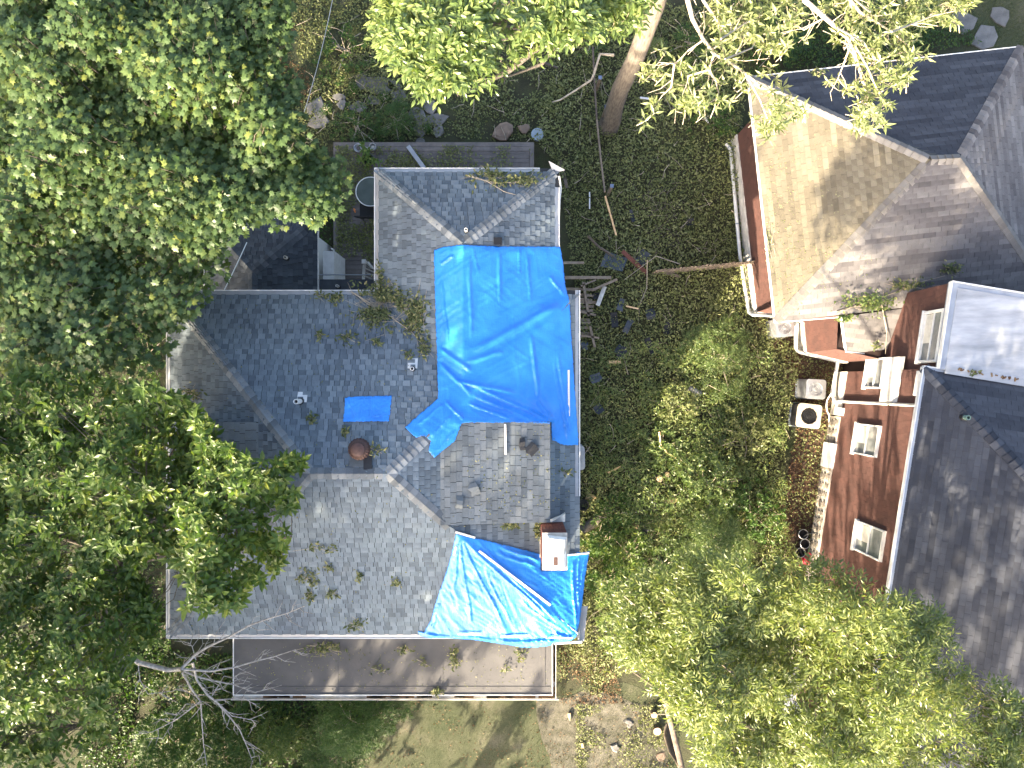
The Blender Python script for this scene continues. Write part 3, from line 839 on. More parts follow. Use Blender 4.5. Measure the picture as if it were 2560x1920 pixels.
UNW, USW, UNE = W(1871, 194, 3.2), W(1939, 805, 3.2), W(2555, 117, 3.2)
USE = USW + (UNE - UNW)
UR1, UR2 = W(2326, 400, 4.8), W(2400, 396, 4.8)
_sn = plane_n(USW, USE, UR1)
def _on_s(px, py):
    z = 3.0
    for _ in range(12):
        p_ = W(px, py, z); z = USW[2] - (_sn[0] * (p_[0] - USW[0]) + _sn[1] * (p_[1] - USW[1])) / _sn[2]
    return W(px, py, z)
EXA, EXB, EXC = _on_s(2104, 791), _on_s(2116, 878), _on_s(2292, 898)
EXD = USW + (USE - USW) * 0.62
FR = {'w': [UNW, USW, UR1], 's': [USW, USE, UR2, UR1], 'n': [UNW, UNE, UR2, UR1], 'e': [UNE, USE, UR2], 'x': [EXB, EXC, EXD, EXA]}
m1 = MB()
for k, f in FR.items(): facepoly(m1, f, 0 if k != 'x' else .004)
facepoly(m1, [UNW, UNE, USE, USW], -.05); facepoly(m1, [EXA, EXB, EXC, EXD], -.06)
roof_t = m1.build('tan_roof', M['underlay_tan'], brown_house)
hid_r = lambda x, y: x > 2300 and y > 620 or (y < 330 and x < 2250) or y > 1450
pw = shingle_face(FR['w'], .143, .33, 71, arch=False, thick=.008, gap=.008); ps_ = shingle_face(FR['s'], .143, .33, 72, arch=False, thick=.008, gap=.008) + shingle_face(FR['x'], .143, .33, 75, arch=False, thick=.008, gap=.008)
pn_ = shingle_face(FR['n'], .143, .33, 73, arch=False, thick=.008, gap=.008); pe_ = shingle_face(FR['e'], .143, .33, 74, arch=False, thick=.008, gap=.008)
lay_shingles(pw, M['shingle_moss'], roof_t, 70, hid_r); lay_shingles(ps_, M['shingle_tan'], roof_t, 70, hid_r)
lay_shingles(pn_, M['shingle_slate'], roof_t, 50, hid_r); lay_shingles(pe_, M['shingle_tan'], roof_t, 20, hid_r)  # shade on the north slope is put into a darker shingle colour
tn = {k: plane_n(f[0], f[1], f[2]) for k, f in FR.items()}
for k, (a, b, i, j) in enumerate([(UNW, UR1, 'n', 'w'), (USW, UR1, 's', 'w'), (UNE, UR2, 'n', 'e'), (USE, UR2, 's', 'e'), (UR1, UR2, 'n', 's')]):
    cap_line(a, b, tn[i], tn[j], roof_t, M['cap_tan'] if k != 2 else M['shingle_tan'], seed=20 + k, step=.2)
m1 = MB()
def edge_trim(mb, a, b, out, w_=.03, h_=.1, dz=0.0):
    a = np.array(a, float) + np.array((out[0], out[1], 0)) * w_ / 2; b = np.array(b, float) + np.array((out[0], out[1], 0)) * w_ / 2
    mb.beam(a + (0, 0, -.03 + dz), b + (0, 0, -.03 + dz), w_, h_)
edge_trim(m1, UNW, USW, (-1, 0)); edge_trim(m1, USW, EXA, (0, -1)); edge_trim(m1, EXA, EXB, (-1, 0), dz=.01); edge_trim(m1, EXB, EXC, (0, -1), dz=.006); edge_trim(m1, UNW, UNE, (0, 1), dz=-.006)
m1.build('eave_trim', M['white'], brown_house)
# walls of the low block
A0, A1 = W(1830, 352, 0)[:2], W(1878, 783, 0)[:2]
Bp = W(1992, 806, 0)[:2]; Cp = W(1999, 882, 0)[:2]; Dp = W(2099, 905, 0)[:2]
N1 = (14.6, 9.1)
m1 = MB()
m1.prism([A0, A1, Bp, (14.6, 2.6), N1][::1], 0, 3.15); m1.prism([Bp, Cp, Dp, (12.3, .7), (12.3, 2.4)], 0, 2.72)
m1.build('wall', M['siding_back'], brown_house)
side_wall(A0, A1, .62, 3.15, (-1, 0, 0), 81); side_wall(A1, Bp, .62, 3.15, (0, -1, 0), 82)
side_wall(Bp, Cp, .62, 3.05, (-1, 0, 0), 83, 2.75); side_wall(Cp, Dp, .62, 2.75, (0, -1, 0), 84)
m1 = MB()
def plinth(a, b, out, h_=.62, t_=.05):
    a = np.array(a); b = np.array(b); o = np.array(out) * t_
    m1.prism([tuple(a), tuple(b), tuple(b + o), tuple(a + o)] if (b[0] - a[0]) * o[1] - (b[1] - a[1]) * o[0] > 0 else [tuple(a + o), tuple(b + o), tuple(b), tuple(a)], 0, h_)
plinth(A0, A1, (-1, -.1)); plinth(A1, Bp, (0, -1)); plinth(Bp, Cp, (-1, 0)); plinth(Cp, Dp, (0, -1))

# white flat roof block
FNW, FSW = W(2380, 703, 5.6)[:2], W(2347, 921, 5.6)[:2]
ud = np.array((.9865, -.164)); FNE = FNW + ud * 5.6; FSE = FSW + ud * 5.6
ins = .1
m2 = MB(); m2.prism([FSW + ud * ins, FSE, FNE, FNW + ud * ins], 0, 5.45); m2.build('block_wall', M['siding_back'], brown_house)
WA2, WB2 = FNW + ud * ins, FSW + ud * ins
side_wall(WA2, WB2, 2.4, 5.45, (-1, 0, 0), 85)
m2 = MB(); m2.prism([FSW, FSE, FNE, FNW], 5.45, 5.6); flat = m2.build('flat_roof', M['grey_trim'], brown_house)
vd = (FNW - FSW) / np.linalg.norm(FNW - FSW)
m2 = MB(); m2.prism([FSW + ud * .17 - vd * .1, FSE - vd * .1, FNE - vd * .14, FNW + ud * .17 - vd * .14], 5.59, 5.612); m2.build('white_coating', M['white_roof'], flat)
m2 = MB(); m2.beam((*FNW, 5.57), (*FSW, 5.57), .03, .12); m2.beam((*FNW, 5.572), (*FNE, 5.572), .03, .12); m2.build('flat_roof_edge', M['white'], flat)
m2 = MB(); rs = np.random.default_rng(3)
for k in range(60):
    t_ = .5 + 4.8 * rs.random(); p = FSW + ud * t_ + vd * (.02 + .05 * rs.random()); m2.box((p[0], p[1], 5.63), (.05 + .07 * rs.random(), .03, .02), rs.random() * 3, rs.random())
m2.build('joint_debris', M['leaf_brown'], flat, kind='stuff')

# tall block with the dark slate roof
KZ = 5.5
KNW = np.array(W(2309, 917, KZ)[:2]); du = np.array((-.156, -.988)); dv = np.array((.988, -.156))
KL, KW_ = 11.2, 9.2
KSW = KNW + du * KL; KNE = KNW + dv * KW_; KSE = KSW + dv * KW_
kr = 4.6 * .44
K1 = KNW + (du + dv) * 4.6; K2 = KSW + (dv - du) * 4.6
def K3(p, z=KZ): return np.array((p[0], p[1], z))
FK = {'w': [K3(KNW), K3(KSW), K3(K2, KZ + kr), K3(K1, KZ + kr)], 'n': [K3(KNW), K3(KNE), K3(K1, KZ + kr)], 's': [K3(KSW), K3(KSE), K3(K2, KZ + kr)], 'e': [K3(KNE), K3(KSE), K3(K2, KZ + kr), K3(K1, KZ + kr)]}
m2 = MB()
for f in FK.values(): facepoly(m2, f)
facepoly(m2, [K3(KNW), K3(KNE), K3(KSE), K3(KSW)], -.06)
roof_k = m2.build('slate_grey_roof', M['underlay'], brown_house)
kk = lambda p, a, b: [p[0] + a, p[1] + b, p[2], p[3]] if len(p) == 4 else [p[0] + a, p[1] + b, p[2]]
pk = shingle_face(FK['w'], .143, .31, 91, arch=False, thick=.006, gap=.007); pk2 = shingle_face(FK['n'], .143, .31, 92, arch=False, thick=.006, gap=.007)
lay_shingles(pk, M['shingle_slate'], roof_k, 70, lambda x, y: y > 1500 or x > 2560); lay_shingles(pk2, M['shingle_slate'], roof_k, 20, lambda x, y: x > 2540)
pk3 = shingle_face(FK['s'], .143, .31, 93, arch=False) ; lay_shingles(pk3, M['shingle_slate'], roof_k, 0, lambda x, y: True)
kn = {k: plane_n(f[0], f[1], f[2]) for k, f in FK.items()}
for k, (a, b, i, j) in enumerate([(KNW, K1, 'n', 'w'), (KSW, K2, 's', 'w')]):
    cap_line(K3(a), K3(b, KZ + kr), kn[i], kn[j], roof_k, M['shingle_slate'], seed=40 + k, step=.2, width=.16)
g1 = MB(); g1.beam(K3(KNW) + (0.05, 0, .02), K3(KSW) + (.05, 0, .02), .12, .03); g1.beam(K3(KNW) + (0, -.05, .022), K3(KNW + dv * 1.1) + (0, -.05, .022), .12, .03); eg = g1.build('eave_edge', M['grey_trim'], brown_house)
g1 = MB(); g1.beam(K3(KNW) + (-.02, 0, -.02), K3(KSW) + (-.02, 0, -.02), .03, .12); g1.beam(K3(KNW) + (0, .02, -.022), K3(KNW + dv * 1.0) + (0, .02, -.022), .03, .12); g1.build('eave_trim', M['white'], brown_house)
# its west wall
wo = np.array((-.988, .156))
P0 = KNW + dv * .30 + du * 0.0; P1 = KSW + dv * .30 - du * .3
m2 = MB(); m2.prism([tuple(P0), tuple(P1), tuple(P1 + dv * 8.6), tuple(P0 + dv * 8.6)], 0, KZ - .06); m2.build('tall_wall', M['siding_back'], brown_house)
side_wall(P0, P1, .72, KZ - .08, (-1, 0, 0), 86)
lay_shingles(siding, M['siding_brown'], brown_house, 200, lambda x, y: y > 1420, 'siding_shingle', 'siding_shingle_field')
plinth(P0, P0 + du * 1.45, wo, .72, .06)
m1.build('painted_plinth', M['white_dirty'], brown_house)
# stone foundation, each stone its own piece
m2 = MB(); a = P0 + du * 1.5; b_ = P1; o_ = wo * .05
m2.prism([tuple(a + o_), tuple(b_ + o_), tuple(b_), tuple(a)], 0, .74); fnd = m2.build('stone_foundation', M['mortar'], brown_house)
rs = np.random.default_rng(9)
uu = 1.56
rows = 3
while uu < 6.6:
    zz = .03
    cw = .15 + .2 * rs.random()
    while zz < .68:
        hh = min(.13 + .17 * rs.random(), .72 - zz)
        if hh > .07:
            c = P0 + du * (uu + cw / 2) + wo * .05; nn = 7; pts = []
            ph = rs.random() * 6
            for k in range(nn):
                t_ = 2 * math.pi * k / nn + ph; r_ = .40 + .10 * rs.random()
                q = c + du * (math.cos(t_) * cw * r_); pts.append((q[0], q[1], zz + hh / 2 + math.sin(t_) * hh * r_))
            pts = np.array(pts); ctr = pts.mean(0); ow = np.array((wo[0], wo[1], 0))
            m3 = MB(); V = np.concatenate([pts, ctr + (pts - ctr) * .8 + ow * .035]) - ctr
            m3.add(V, [tuple(range(nn, 2 * nn))] + [(i, (i + 1) % nn, nn + (i + 1) % nn, nn + i) for i in range(nn)], rs.random())
            o = m3.build('stone', M['stone'], fnd); o.location = Vector(ctr)
        zz += hh + .012
    uu += cw + .012

def window(a, b, px4, out, parent, fw=.042, label=None):
    h_ = [wall_hit(p[0], p[1], a, b) for p in px4]
    t0 = (h_[0][0] + h_[1][0]) / 2; t1 = (h_[2][0] + h_[3][0]) / 2; z0 = (h_[0][1] + h_[3][1]) / 2; z1 = (h_[1][1] + h_[2][1]) / 2
    if t1 < t0: t0, t1 = t1, t0
    a = np.array(a); b = np.array(b); L = np.linalg.norm(b - a); d = (b - a) / L; o = np.array(out)
    def P(t, z, k): q = a + d * t + o * k; return np.array((q[0], q[1], z))
    f = MB()
    for (p, q) in ((P(t0, z0, .05), P(t0, z1, .05)), (P(t1, z0, .05), P(t1, z1, .05))): f.beam(p, q, fw, .09, up=(o[0], o[1], 0))
    for (p, q) in ((P(t0 - fw / 2, z0, .052), P(t1 + fw / 2, z0, .052)), (P(t0 - fw / 2, z1, .052), P(t1 + fw / 2, z1, .052))): f.beam(p, q, fw, .094, up=(o[0], o[1], 0))
    wo_ = f.build('window', M['white'], parent, label=label)
    zm = (z0 + z1) / 2; ym = (t0 + t1) / 2
    for (za, zb, k) in ((z0, zm, .03), (zm, z1, .045)):
        g_ = MB(); g_.prism([tuple(P(t0, 0, k - .008)[:2]), tuple(P(t1, 0, k - .008)[:2]), tuple(P(t1, 0, k)[:2]), tuple(P(t0, 0, k)[:2])], za, zb); g_.build('pane', M['glass'], wo_)
    s_ = MB(); s_.beam(P(t0, zm, .055), P(t1, zm, .055), .045, .03, up=(o[0], o[1], 0)); s_.build('sash_bar', M['white'], wo_)
    c_ = MB(); c_.beam(P(t0 + .05, (z0 + zm) / 2, .034), P(t0 + (t1 - t0) * .62, (z0 + zm) / 2, .034), (zm - z0) * .9, .006, up=(o[0], o[1], 0)); c_.build('blind', M['curtain'], wo_)
    s_ = MB(); s_.beam(P(t0 - .06, z0 - .04, .07), P(t1 + .06, z0 - .04, .07), .12, .04); s_.build('sill', M['white'], wo_)
    return wo_
window(P0, P1, [(2149, 1305), (2217, 1329), (2205, 1402), (2139, 1373)], wo, brown_house)
window(P0, P1, [(2147, 1061), (2204, 1067), (2194, 1143), (2139, 1133)], wo, brown_house)
window(P0, P1, [(2176, 899), (2219, 897), (2207, 970), (2167, 970)], wo, brown_house)
window(WA2, WB2, [(2318, 783), (2368, 776), (2345, 900), (2302, 909)], -ud, brown_house, fw=.07)
# white metal hood over the small window
t_a, z_a = wall_hit(2237, 893, P0, P1); t_b, z_b = wall_hit(2222, 1004, P0, P1)
m2 = MB(); p = P0 + du * t_a; q = P0 + du * t_b
m2.add([(p[0] + wo[0] * .2, p[1], 3.42), (q[0] + wo[0] * .2, q[1], 3.42), (q[0], q[1], 4.0), (p[0], p[1], 4.0), (p[0] + wo[0] * .2, p[1], 3.34), (q[0] + wo[0] * .2, q[1], 3.34), (q[0], q[1], 3.8), (p[0], p[1], 3.8)],
       [(0, 1, 2, 3), (7, 6, 5, 4), (0, 4, 5, 1), (1, 5, 6, 2), (2, 6, 7, 3), (3, 7, 4, 0)])
m2.build('window_hood', M['white_dirty'], brown_house, label='stained white metal hood over the small window')
# meter box, basement hatch, soffit board
def wall_box(px0_, py0_, px1_, py1_, depth, mat, name, label=None):
    ta, za = wall_hit(px0_, py0_, P0, P1); tb, zb = wall_hit(px1_, py1_, P0, P1)
    za, zb = max(.02, min(za, zb)), max(za, zb); c = P0 + du * (ta + tb) / 2 + wo * depth / 2
    m2 = MB(); m2.box((c[0], c[1], (za + zb) / 2), (depth, abs(tb - ta), max(.1, zb - za)), math.atan2(du[1], du[0]) + math.pi / 2); m2.build(name, mat, brown_house, label=label)
wall_box(2100, 1020, 2110, 1040, .12, M['white'], 'meter_box')
wall_box(2070, 1106, 2084, 1172, .14, M['white'], 'basement_hatch', 'white louvred hatch in the stone foundation')
wall_box(2297, 928, 2300, 990, .06, M['white'], 'upper_window_trim')
# downspout runs
def pipe(pts, r, name='downspout', mat='white'):
    m2 = MB(); P = []
    pts = [np.array(p, float) for p in pts]
    for i, p in enumerate(pts):
        if 0 < i < len(pts) - 1:
            a = pts[i - 1] - p; b = pts[i + 1] - p; la, lb = np.linalg.norm(a), np.linalg.norm(b); k = min(.14, la * .45, lb * .45)
            P += [p + a / la * k, p + (a / la + b / lb) * k * .22, p + b / lb * k]
        else: P.append(p)
    m2.tube(P, r, 10); o = m2.build(name, M[mat], brown_house, smooth=True)
    br_ = MB()
    for i in range(len(pts) - 1):
        q = pts[i] + (pts[i + 1] - pts[i]) * .3; d = (pts[i + 1] - pts[i]); d = d / np.linalg.norm(d); br_.tube([q - d * .02, q + d * .02], r * 1.12, 10)
    br_.build('pipe_strap', M['grey_trim'], o)
pipe([W(1935, 788, 3.1), W(1884, 787, .5), W(1872, 783, .30), W(1850, 640, .25), W(1826, 372, .25), W(1815, 360, .2)], .055)
pipe([W(1990, 798, .5), W(1990, 878, .4), W(2095, 902, .4), W(2080, 990, .4), W(2092, 1010, .45)], .06)
ta, za = wall_hit(2290, 1014, P0, P1); q = P0 + du * ta + wo * .07
pipe([(q[0], q[1], 5.35), (q[0], q[1], .5), W(2084, 1003, .45)], .045)
pipe([W(2078, 985, .7), W(2067, 1000, .6), W(2066, 1025, .6), W(2074, 1038, .5), W(2072, 1055, .3)], .022)
def tan_h(x, y):
    best = 3.0
    for k, f in FR.items():
        if in_poly(np.array([x]), np.array([y]), f)[0]:
            n = tn[k]; best = max(best, f[0][2] - (n[0] * (x - f[0][0]) + n[1] * (y - f[0][1])) / n[2])
    return float(best)
def slate_h(x, y):
    a = (np.array((x, y)) - KNW); s, t = a.dot(du), a.dot(dv)
    return float(KZ + .44 * max(-.05, min(s, t, KL - s)))
vent_pipe(2155, 293, .35, .055, M['white'], 'white vent pipe on the shaded slope', False, hfun=tan_h, parent=brown_house, ring=False)
vent_pipe(2408, 1043, .22, .06, M['green_pipe'], 'green copper vent pipe with dark flashing', False, hfun=slate_h, parent=brown_house)

# ------------------------------------------------------------------ air conditioners
def condenser(px, py, size, hgt, rz, mat_body, mat_top, label, leaves=False):
    c = W(px, py, hgt); x, y = c[0], c[1]
    t = thing('air_conditioner', (x, y, 0), label, 'air conditioner', 'outdoor air conditioning units')
    R = np.array(Matrix.Rotation(rz, 3, 'Z')); s = size / 2
    def rr(k, z):
        out = []; rad = .14 * size
        for (sx, sy, a0) in ((1, 1, 0), (-1, 1, 90), (-1, -1, 180), (1, -1, 270)):
            for a in (0, 30, 60, 90):
                t_ = math.radians(a0 + a); out.append((sx * (s * k - rad) + rad * math.cos(t_), sy * (s * k - rad) + rad * math.sin(t_), z))
        return np.array(out) @ R.T + (x, y, 0)
    def loft(rings):
        m = MB(); n = len(rings[0]); V = np.concatenate(rings)
        F = [(i * n + j, i * n + (j + 1) % n, (i + 1) * n + (j + 1) % n, (i + 1) * n + j) for i in range(len(rings) - 1) for j in range(n)] + [tuple(range(n - 1, -1, -1)), tuple((len(rings) - 1) * n + j for j in range(n))]
        return m.add(V, F)
    loft([rr(.93, .06), rr(.93, hgt - .05)]).build('coil_body', M['black'] if mat_body == 'black' else M[mat_body], t)
    lv = MB(); k = .12
    while k < hgt - .08:
        a = rr(1.0, k); b = rr(1.0, k + .022); n = 16; lv.add(np.concatenate([a, b, rr(.93, k), rr(.93, k + .022)]), [(j, (j + 1) % n, n + (j + 1) % n, n + j) for j in range(n)] + [(n + j, n + (j + 1) % n, 3 * n + (j + 1) % n, 3 * n + j) for j in range(n)]); k += .055
    lv.build('louvre', M[mat_body], t)
    loft([rr(1.04, 0), rr(1.04, .06)]).build('base_pad', M['grey_trim'], t)
    # top plate with a round opening
    tp = MB(); o16 = rr(1.02, hgt); n = 16; rad = size * .36
    inner = np.array([(rad * math.cos(math.radians(a)), rad * math.sin(math.radians(a)), hgt + .012) for a in (0, 30, 60, 90, 90.01, 120, 150, 180, 180.01, 210, 240, 270, 270.01, 300, 330, 359.9)]) @ R.T + (x, y, 0)
    low = rr(1.02, hgt - .05); in2 = inner.copy(); in2[:, 2] = hgt - .10
    tp.add(np.concatenate([o16, inner, low, in2]), [(j, (j + 1) % n, n + (j + 1) % n, n + j) for j in range(n)] + [(2 * n + j, 2 * n + (j + 1) % n, (j + 1) % n, j) for j in range(n)] + [(n + j, n + (j + 1) % n, 3 * n + (j + 1) % n, 3 * n + j) for j in range(n)])
    tp.build('top_plate', M[mat_top], t)
    fn = MB(); fn.lathe([(rad * .99, hgt - .11), (rad * .99, hgt - .10)], (x, y, 0), 16); fn.build('fan_well', M['black'], t)
    bl_ = MB()
    for k in range(4):
        a = k * math.pi / 2 + .4; b = a + .85
        bl_.add([(x + .05 * math.cos(a), y + .05 * math.sin(a), hgt - .055), (x + rad * .9 * math.cos(a), y + rad * .9 * math.sin(a), hgt - .04), (x + rad * .9 * math.cos(b), y + rad * .9 * math.sin(b), hgt - .09), (x + .05 * math.cos(b), y + .05 * math.sin(b), hgt - .07)], [(0, 1, 2, 3)])
    bl_.lathe([(.07, hgt - .09), (.07, hgt - .03), (.02, hgt - .02)], (x, y, 0), 12); bl_.build('fan', M['metal_grey'] if mat_top != 'metal_beige' else M['black'], t)
    gr = MB()
    for k in range(8):
        a = k * math.pi / 8; gr.beam((x - rad * math.cos(a), y - rad * math.sin(a), hgt + .015), (x + rad * math.cos(a), y + rad * math.sin(a), hgt + .015), .006, .006)
    for r_ in (.35, .6, .85):
        gr.tube([(x + rad * r_ * math.cos(i * math.pi / 10), y + rad * r_ * math.sin(i * math.pi / 10), hgt + .016) for i in range(21)], .004, 4, cap=False)
    gr.build('fan_grille', M[mat_top] if mat_top != 'metal_beige' else M['black'], t)
    return t
condenser(1962, 818, .60, .85, .08, 'metal', 'metal', 'silver air conditioner tucked under the tan roof corner')
condenser(2040, 973, .63, .88, -.06, 'metal', 'metal', 'silver air conditioner with wire fan guard beside the white downspout')
condenser(2023, 1040, .78, .66, -.12, 'black', 'metal_beige', 'beige-topped air conditioner with open black fan, beside the stone foundation')
condenser(1432, 1145, .78, .75, 0.02, 'metal_grey', 'metal_grey', 'grey air conditioner half hidden below the grey house eave')

# ------------------------------------------------------------------ blue tarps
def tarp(name, pxpoly, label, step, seed, wr, folds, droop=0.0, bridge=120, off=.03, thick=.004):
    rs = np.random.default_rng(seed)
    P = np.array([surf(p[0], p[1], house_hs) for p in pxpoly])[:, :2]
    # densify the outline
    out = []
    for k in range(len(P)):
        a, b = P[k], P[(k + 1) % len(P)]; n = max(1, int(np.linalg.norm(b - a) / step))
        for i in range(n):
            q = a + (b - a) * i / n; out.append(q + (rs.normal(0, .006, 2) if i else 0))
    out = np.array(out)
    mn, mx = out.min(0), out.max(0)
    gx, gy = np.meshgrid(np.arange(mn[0], mx[0], step), np.arange(mn[1], mx[1], step))
    gx = gx.ravel() + rs.uniform(-.35, .35, gx.size) * step; gy = gy.ravel() + rs.uniform(-.35, .35, gy.size) * step
    ok = in_poly(gx, gy, out) & (poly_dist(gx, gy, out) > step * .55)
    pts = np.concatenate([out, np.stack([gx[ok], gy[ok]], 1)])
    res = delaunay_2d_cdt([Vector(p) for p in pts], [], [list(range(len(out)))], 1, 1e-6)
    v2 = np.array([tuple(v) for v in res[0]]); F = np.array([f for f in res[2]], int)
    # taut surface bridging the valleys
    cs = .05; xs = np.arange(mn[0] - .3, mx[0] + .35, cs); ys = np.arange(mn[1] - .3, mx[1] + .35, cs)
    X, Y = np.meshgrid(xs, ys); H = house_h(X, Y); Zt = H.copy()
    ins = in_poly(X.ravel(), Y.ravel(), out).reshape(X.shape)
    for _ in range(bridge):
        A = Zt.copy(); A[1:-1, 1:-1] = (Zt[:-2, 1:-1] + Zt[2:, 1:-1] + Zt[1:-1, :-2] + Zt[1:-1, 2:]) / 4
        Zt = np.where(ins, np.maximum(H, A), H)
    fx = np.clip((v2[:, 0] - xs[0]) / cs, 0, len(xs) - 1.001); fy = np.clip((v2[:, 1] - ys[0]) / cs, 0, len(ys) - 1.001)
    i = fx.astype(int); j = fy.astype(int); a = fx - i; b = fy - j
    z = Zt[j, i] * (1 - a) * (1 - b) + Zt[j, i + 1] * a * (1 - b) + Zt[j + 1, i] * (1 - a) * b + Zt[j + 1, i + 1] * a * b
    z = np.maximum(z, house_h(v2[:, 0], v2[:, 1]) * 1.0 - .02)
    x, y = v2[:, 0], v2[:, 1]
    # fine crinkles along changing directions
    def ridged(u, v, s): return 1 - np.abs(2 * vnoise(u, v, s) - 1)
    wz = np.zeros(len(x))
    for (ang, lu, lv, amp, s) in wr:
        u = x * math.cos(ang) + y * math.sin(ang); v = -x * math.sin(ang) + y * math.cos(ang)
        msk = vnoise(x * 1.3 + s, y * 1.3, s + 9)
        wz += amp * ridged(u / lu + .6 * vnoise(x * 2, y * 2, s + 3), v / lv + .8 * vnoise(x * 1.4, y * 1.4, s + 5), s) ** 2 * np.clip(msk * 1.8 - .25, 0, 1)
    # long folds drawn between points of the sheet
    for (p0, p1, amp, wd) in folds:
        A0_ = surf(p0[0], p0[1], house_hs)[:2]; A1_ = surf(p1[0], p1[1], house_hs)[:2]
        d = A1_ - A0_; L = np.linalg.norm(d); d /= L
        t = ((x - A0_[0]) * d[0] + (y - A0_[1]) * d[1]) / L; s = -(x - A0_[0]) * d[1] + (y - A0_[1]) * d[0]
        s = s + .05 * (vnoise(t * 4, t * 0 + seed, 2) - .5)
        wz += 1.45 * amp * np.exp(-(s / (wd * .85)) ** 2) * np.clip(t * 8, 0, 1) * np.clip((1 - t) * 8, 0, 1) * ((t > 0) & (t < 1))
    ed = np.clip(poly_dist(x, y, out) / .12, .15, 1)
    z = z + off + wz * ed
    V = np.stack([x, y, z], 1)
    mb = MB(); n = len(V); T = np.array(F)
    # orient upward
    nz = (V[T[:, 1], 0] - V[T[:, 0], 0]) * (V[T[:, 2], 1] - V[T[:, 0], 1]) - (V[T[:, 1], 1] - V[T[:, 0], 1]) * (V[T[:, 2], 0] - V[T[:, 0], 0])
    T[nz < 0] = T[nz < 0][:, ::-1]
    mb.add_tris(V, T, np.full(len(T), .5))
    me = mb.mesh(name, smooth=True)
    o = link(name, me, M['tarp'], None, label, 'tarp', 'blue tarps on the grey house roof')
    md = o.modifiers.new('thickness', 'SOLIDIFY'); md.thickness = thick; md.offset = 1
    return o
random.seed(3)
wr1 = [(1.66, 1.5, .17, .016, 1.3), (0.52, 1.3, .15, .020, 3.7), (-.58, 1.3, .16, .016, 4.1), (1.12, .5, .09, .007, 6.9)]
fl1 = [((1180, 880), (1400, 762), .07, .10), ((1100, 870), (1180, 930), .05, .05), ((1140, 950), (1290, 985), .06, .05), ((1160, 905), (1260, 880), .04, .06), ((1330, 840), (1345, 1000), .05, .05), ((1345, 1000), (1375, 1050), .05, .05),
       ((1190, 965), (1370, 1050), .06, .04), ((1180, 985), (1330, 1050), .05, .035), ((1170, 1005), (1280, 1050), .05, .035), ((1100, 905), (1180, 990), .05, .04), ((1105, 700), (1120, 860), .03, .03),
       ((1175, 640), (1178, 850), .03, .04), ((1250, 630), (1248, 760), .03, .04), ((1320, 640), (1325, 760), .025, .03), ((1375, 690), (1410, 740), .04, .04), ((1395, 880), (1425, 1090), .035, .03),
       ((1385, 900), (1418, 1100), .03, .025), ((1405, 1000), (1420, 1105), .025, .02), ((1115, 1000), (1160, 1050), .045, .03), ((1045, 1060), (1110, 1010), .03, .03), ((1075, 1090), (1130, 1040), .03, .03), ((1090, 1130), (1140, 1075), .03, .02), ((1100, 660), (1135, 640), .03, .03), ((1185, 620), (1195, 690), .02, .02), ((1300, 622), (1296, 690), .02, .02)]
tarp('blue_tarp', TARP_PX, 'large wrinkled blue tarp over the back wing and east slope', .031, 1, wr1, fl1, bridge=70)
wr2 = [(-.9, 1.5, .10, .020, 11), (-.65, 1.3, .10, .018, 12), (-1.25, 1.2, .085, .016, 13), (0.1, .3, .06, .006, 14)]
fl2 = [((1148, 1340), (1180, 1560), .035, .025), ((1150, 1342), (1260, 1560), .04, .025), ((1155, 1345), (1370, 1540), .045, .03), ((1150, 1345), (1135, 1470), .03, .025), ((1190, 1350), (1400, 1560), .035, .025), ((1210, 1420), (1280, 1560), .025, .02),
       ((1430, 1400), (1440, 1580), .05, .025), ((1445, 1390), (1445, 1560), .045, .02), ((1460, 1390), (1442, 1580), .04, .02), ((1240, 1360), (1350, 1400), .04, .04), ((1240, 1380), (1340, 1415), .03, .03), ((1060, 1584), (1240, 1598), .05, .03), ((1240, 1600), (1400, 1600), .05, .03), ((1385, 1580), (1432, 1594), .06, .03), ((1270, 1430), (1350, 1470), .02, .03), ((1100, 1500), (1080, 1570), .03, .02), ((1300, 1500), (1430, 1590), .03, .02)]
tarp('blue_tarp', TARP2_PX, 'blue tarp with bright sun patches around the brick chimney', .031, 2, wr2, fl2, bridge=25)
wr3 = [(0.4, .2, .055, .018, 21), (1.7, .2, .05, .018, 22), (2.5, .16, .05, .014, 23)]
tarp('blue_tarp', [(863, 994), (900, 991), (940, 990), (980, 989), (977, 1020), (972, 1053), (915, 1054), (858, 1054), (862, 1020)], 'small rectangular blue tarp patch above the turbine vent', .022, 3, wr3,
     [((870, 1000), (890, 1050), .02, .02), ((925, 992), (925, 1050), .025, .015), ((870, 1000), (975, 998), .015, .02), ((905, 1010), (900, 1050), .02, .015), ((930, 1040), (975, 1040), .02, .015)], bridge=5)

# pale battens nailed over the tarps
def batten(p0, p1, wpx, label, lift=.055, mat='batten'):
    a = surf(p0[0], p0[1], house_hs, lift); b = surf(p1[0], p1[1], house_hs, lift)
    m = MB(); ww = wpx * .0099
    m.beam(a, b, ww, .03, up=(0, 0, 1)); 
    m.build('wood_batten', M[mat], None, label=label, cat='batten', group='battens holding the tarps down')
batten((1421, 925), (1422, 1040), 5, 'pale batten along the east edge of the large tarp')
batten((1263, 1060), (1264, 1136), 5, 'pale batten lying on the dormer below the large tarp')
batten((1198, 1375), (1375, 1510), 5.5, 'long diagonal pale batten across the chimney tarp', .09)
batten((1139, 1329), (1188, 1343), 5, 'short batten at the upper corner of the chimney tarp')
batten((1145, 1582), (1202, 1582), 4, 'first batten along the bottom hem of the chimney tarp', .1)
batten((1251, 1588), (1318, 1586), 4, 'middle batten along the bottom hem of the chimney tarp', .1)
batten((1372, 1590), (1430, 1591), 3.5, 'rightmost batten along the bottom hem of the chimney tarp', .11)
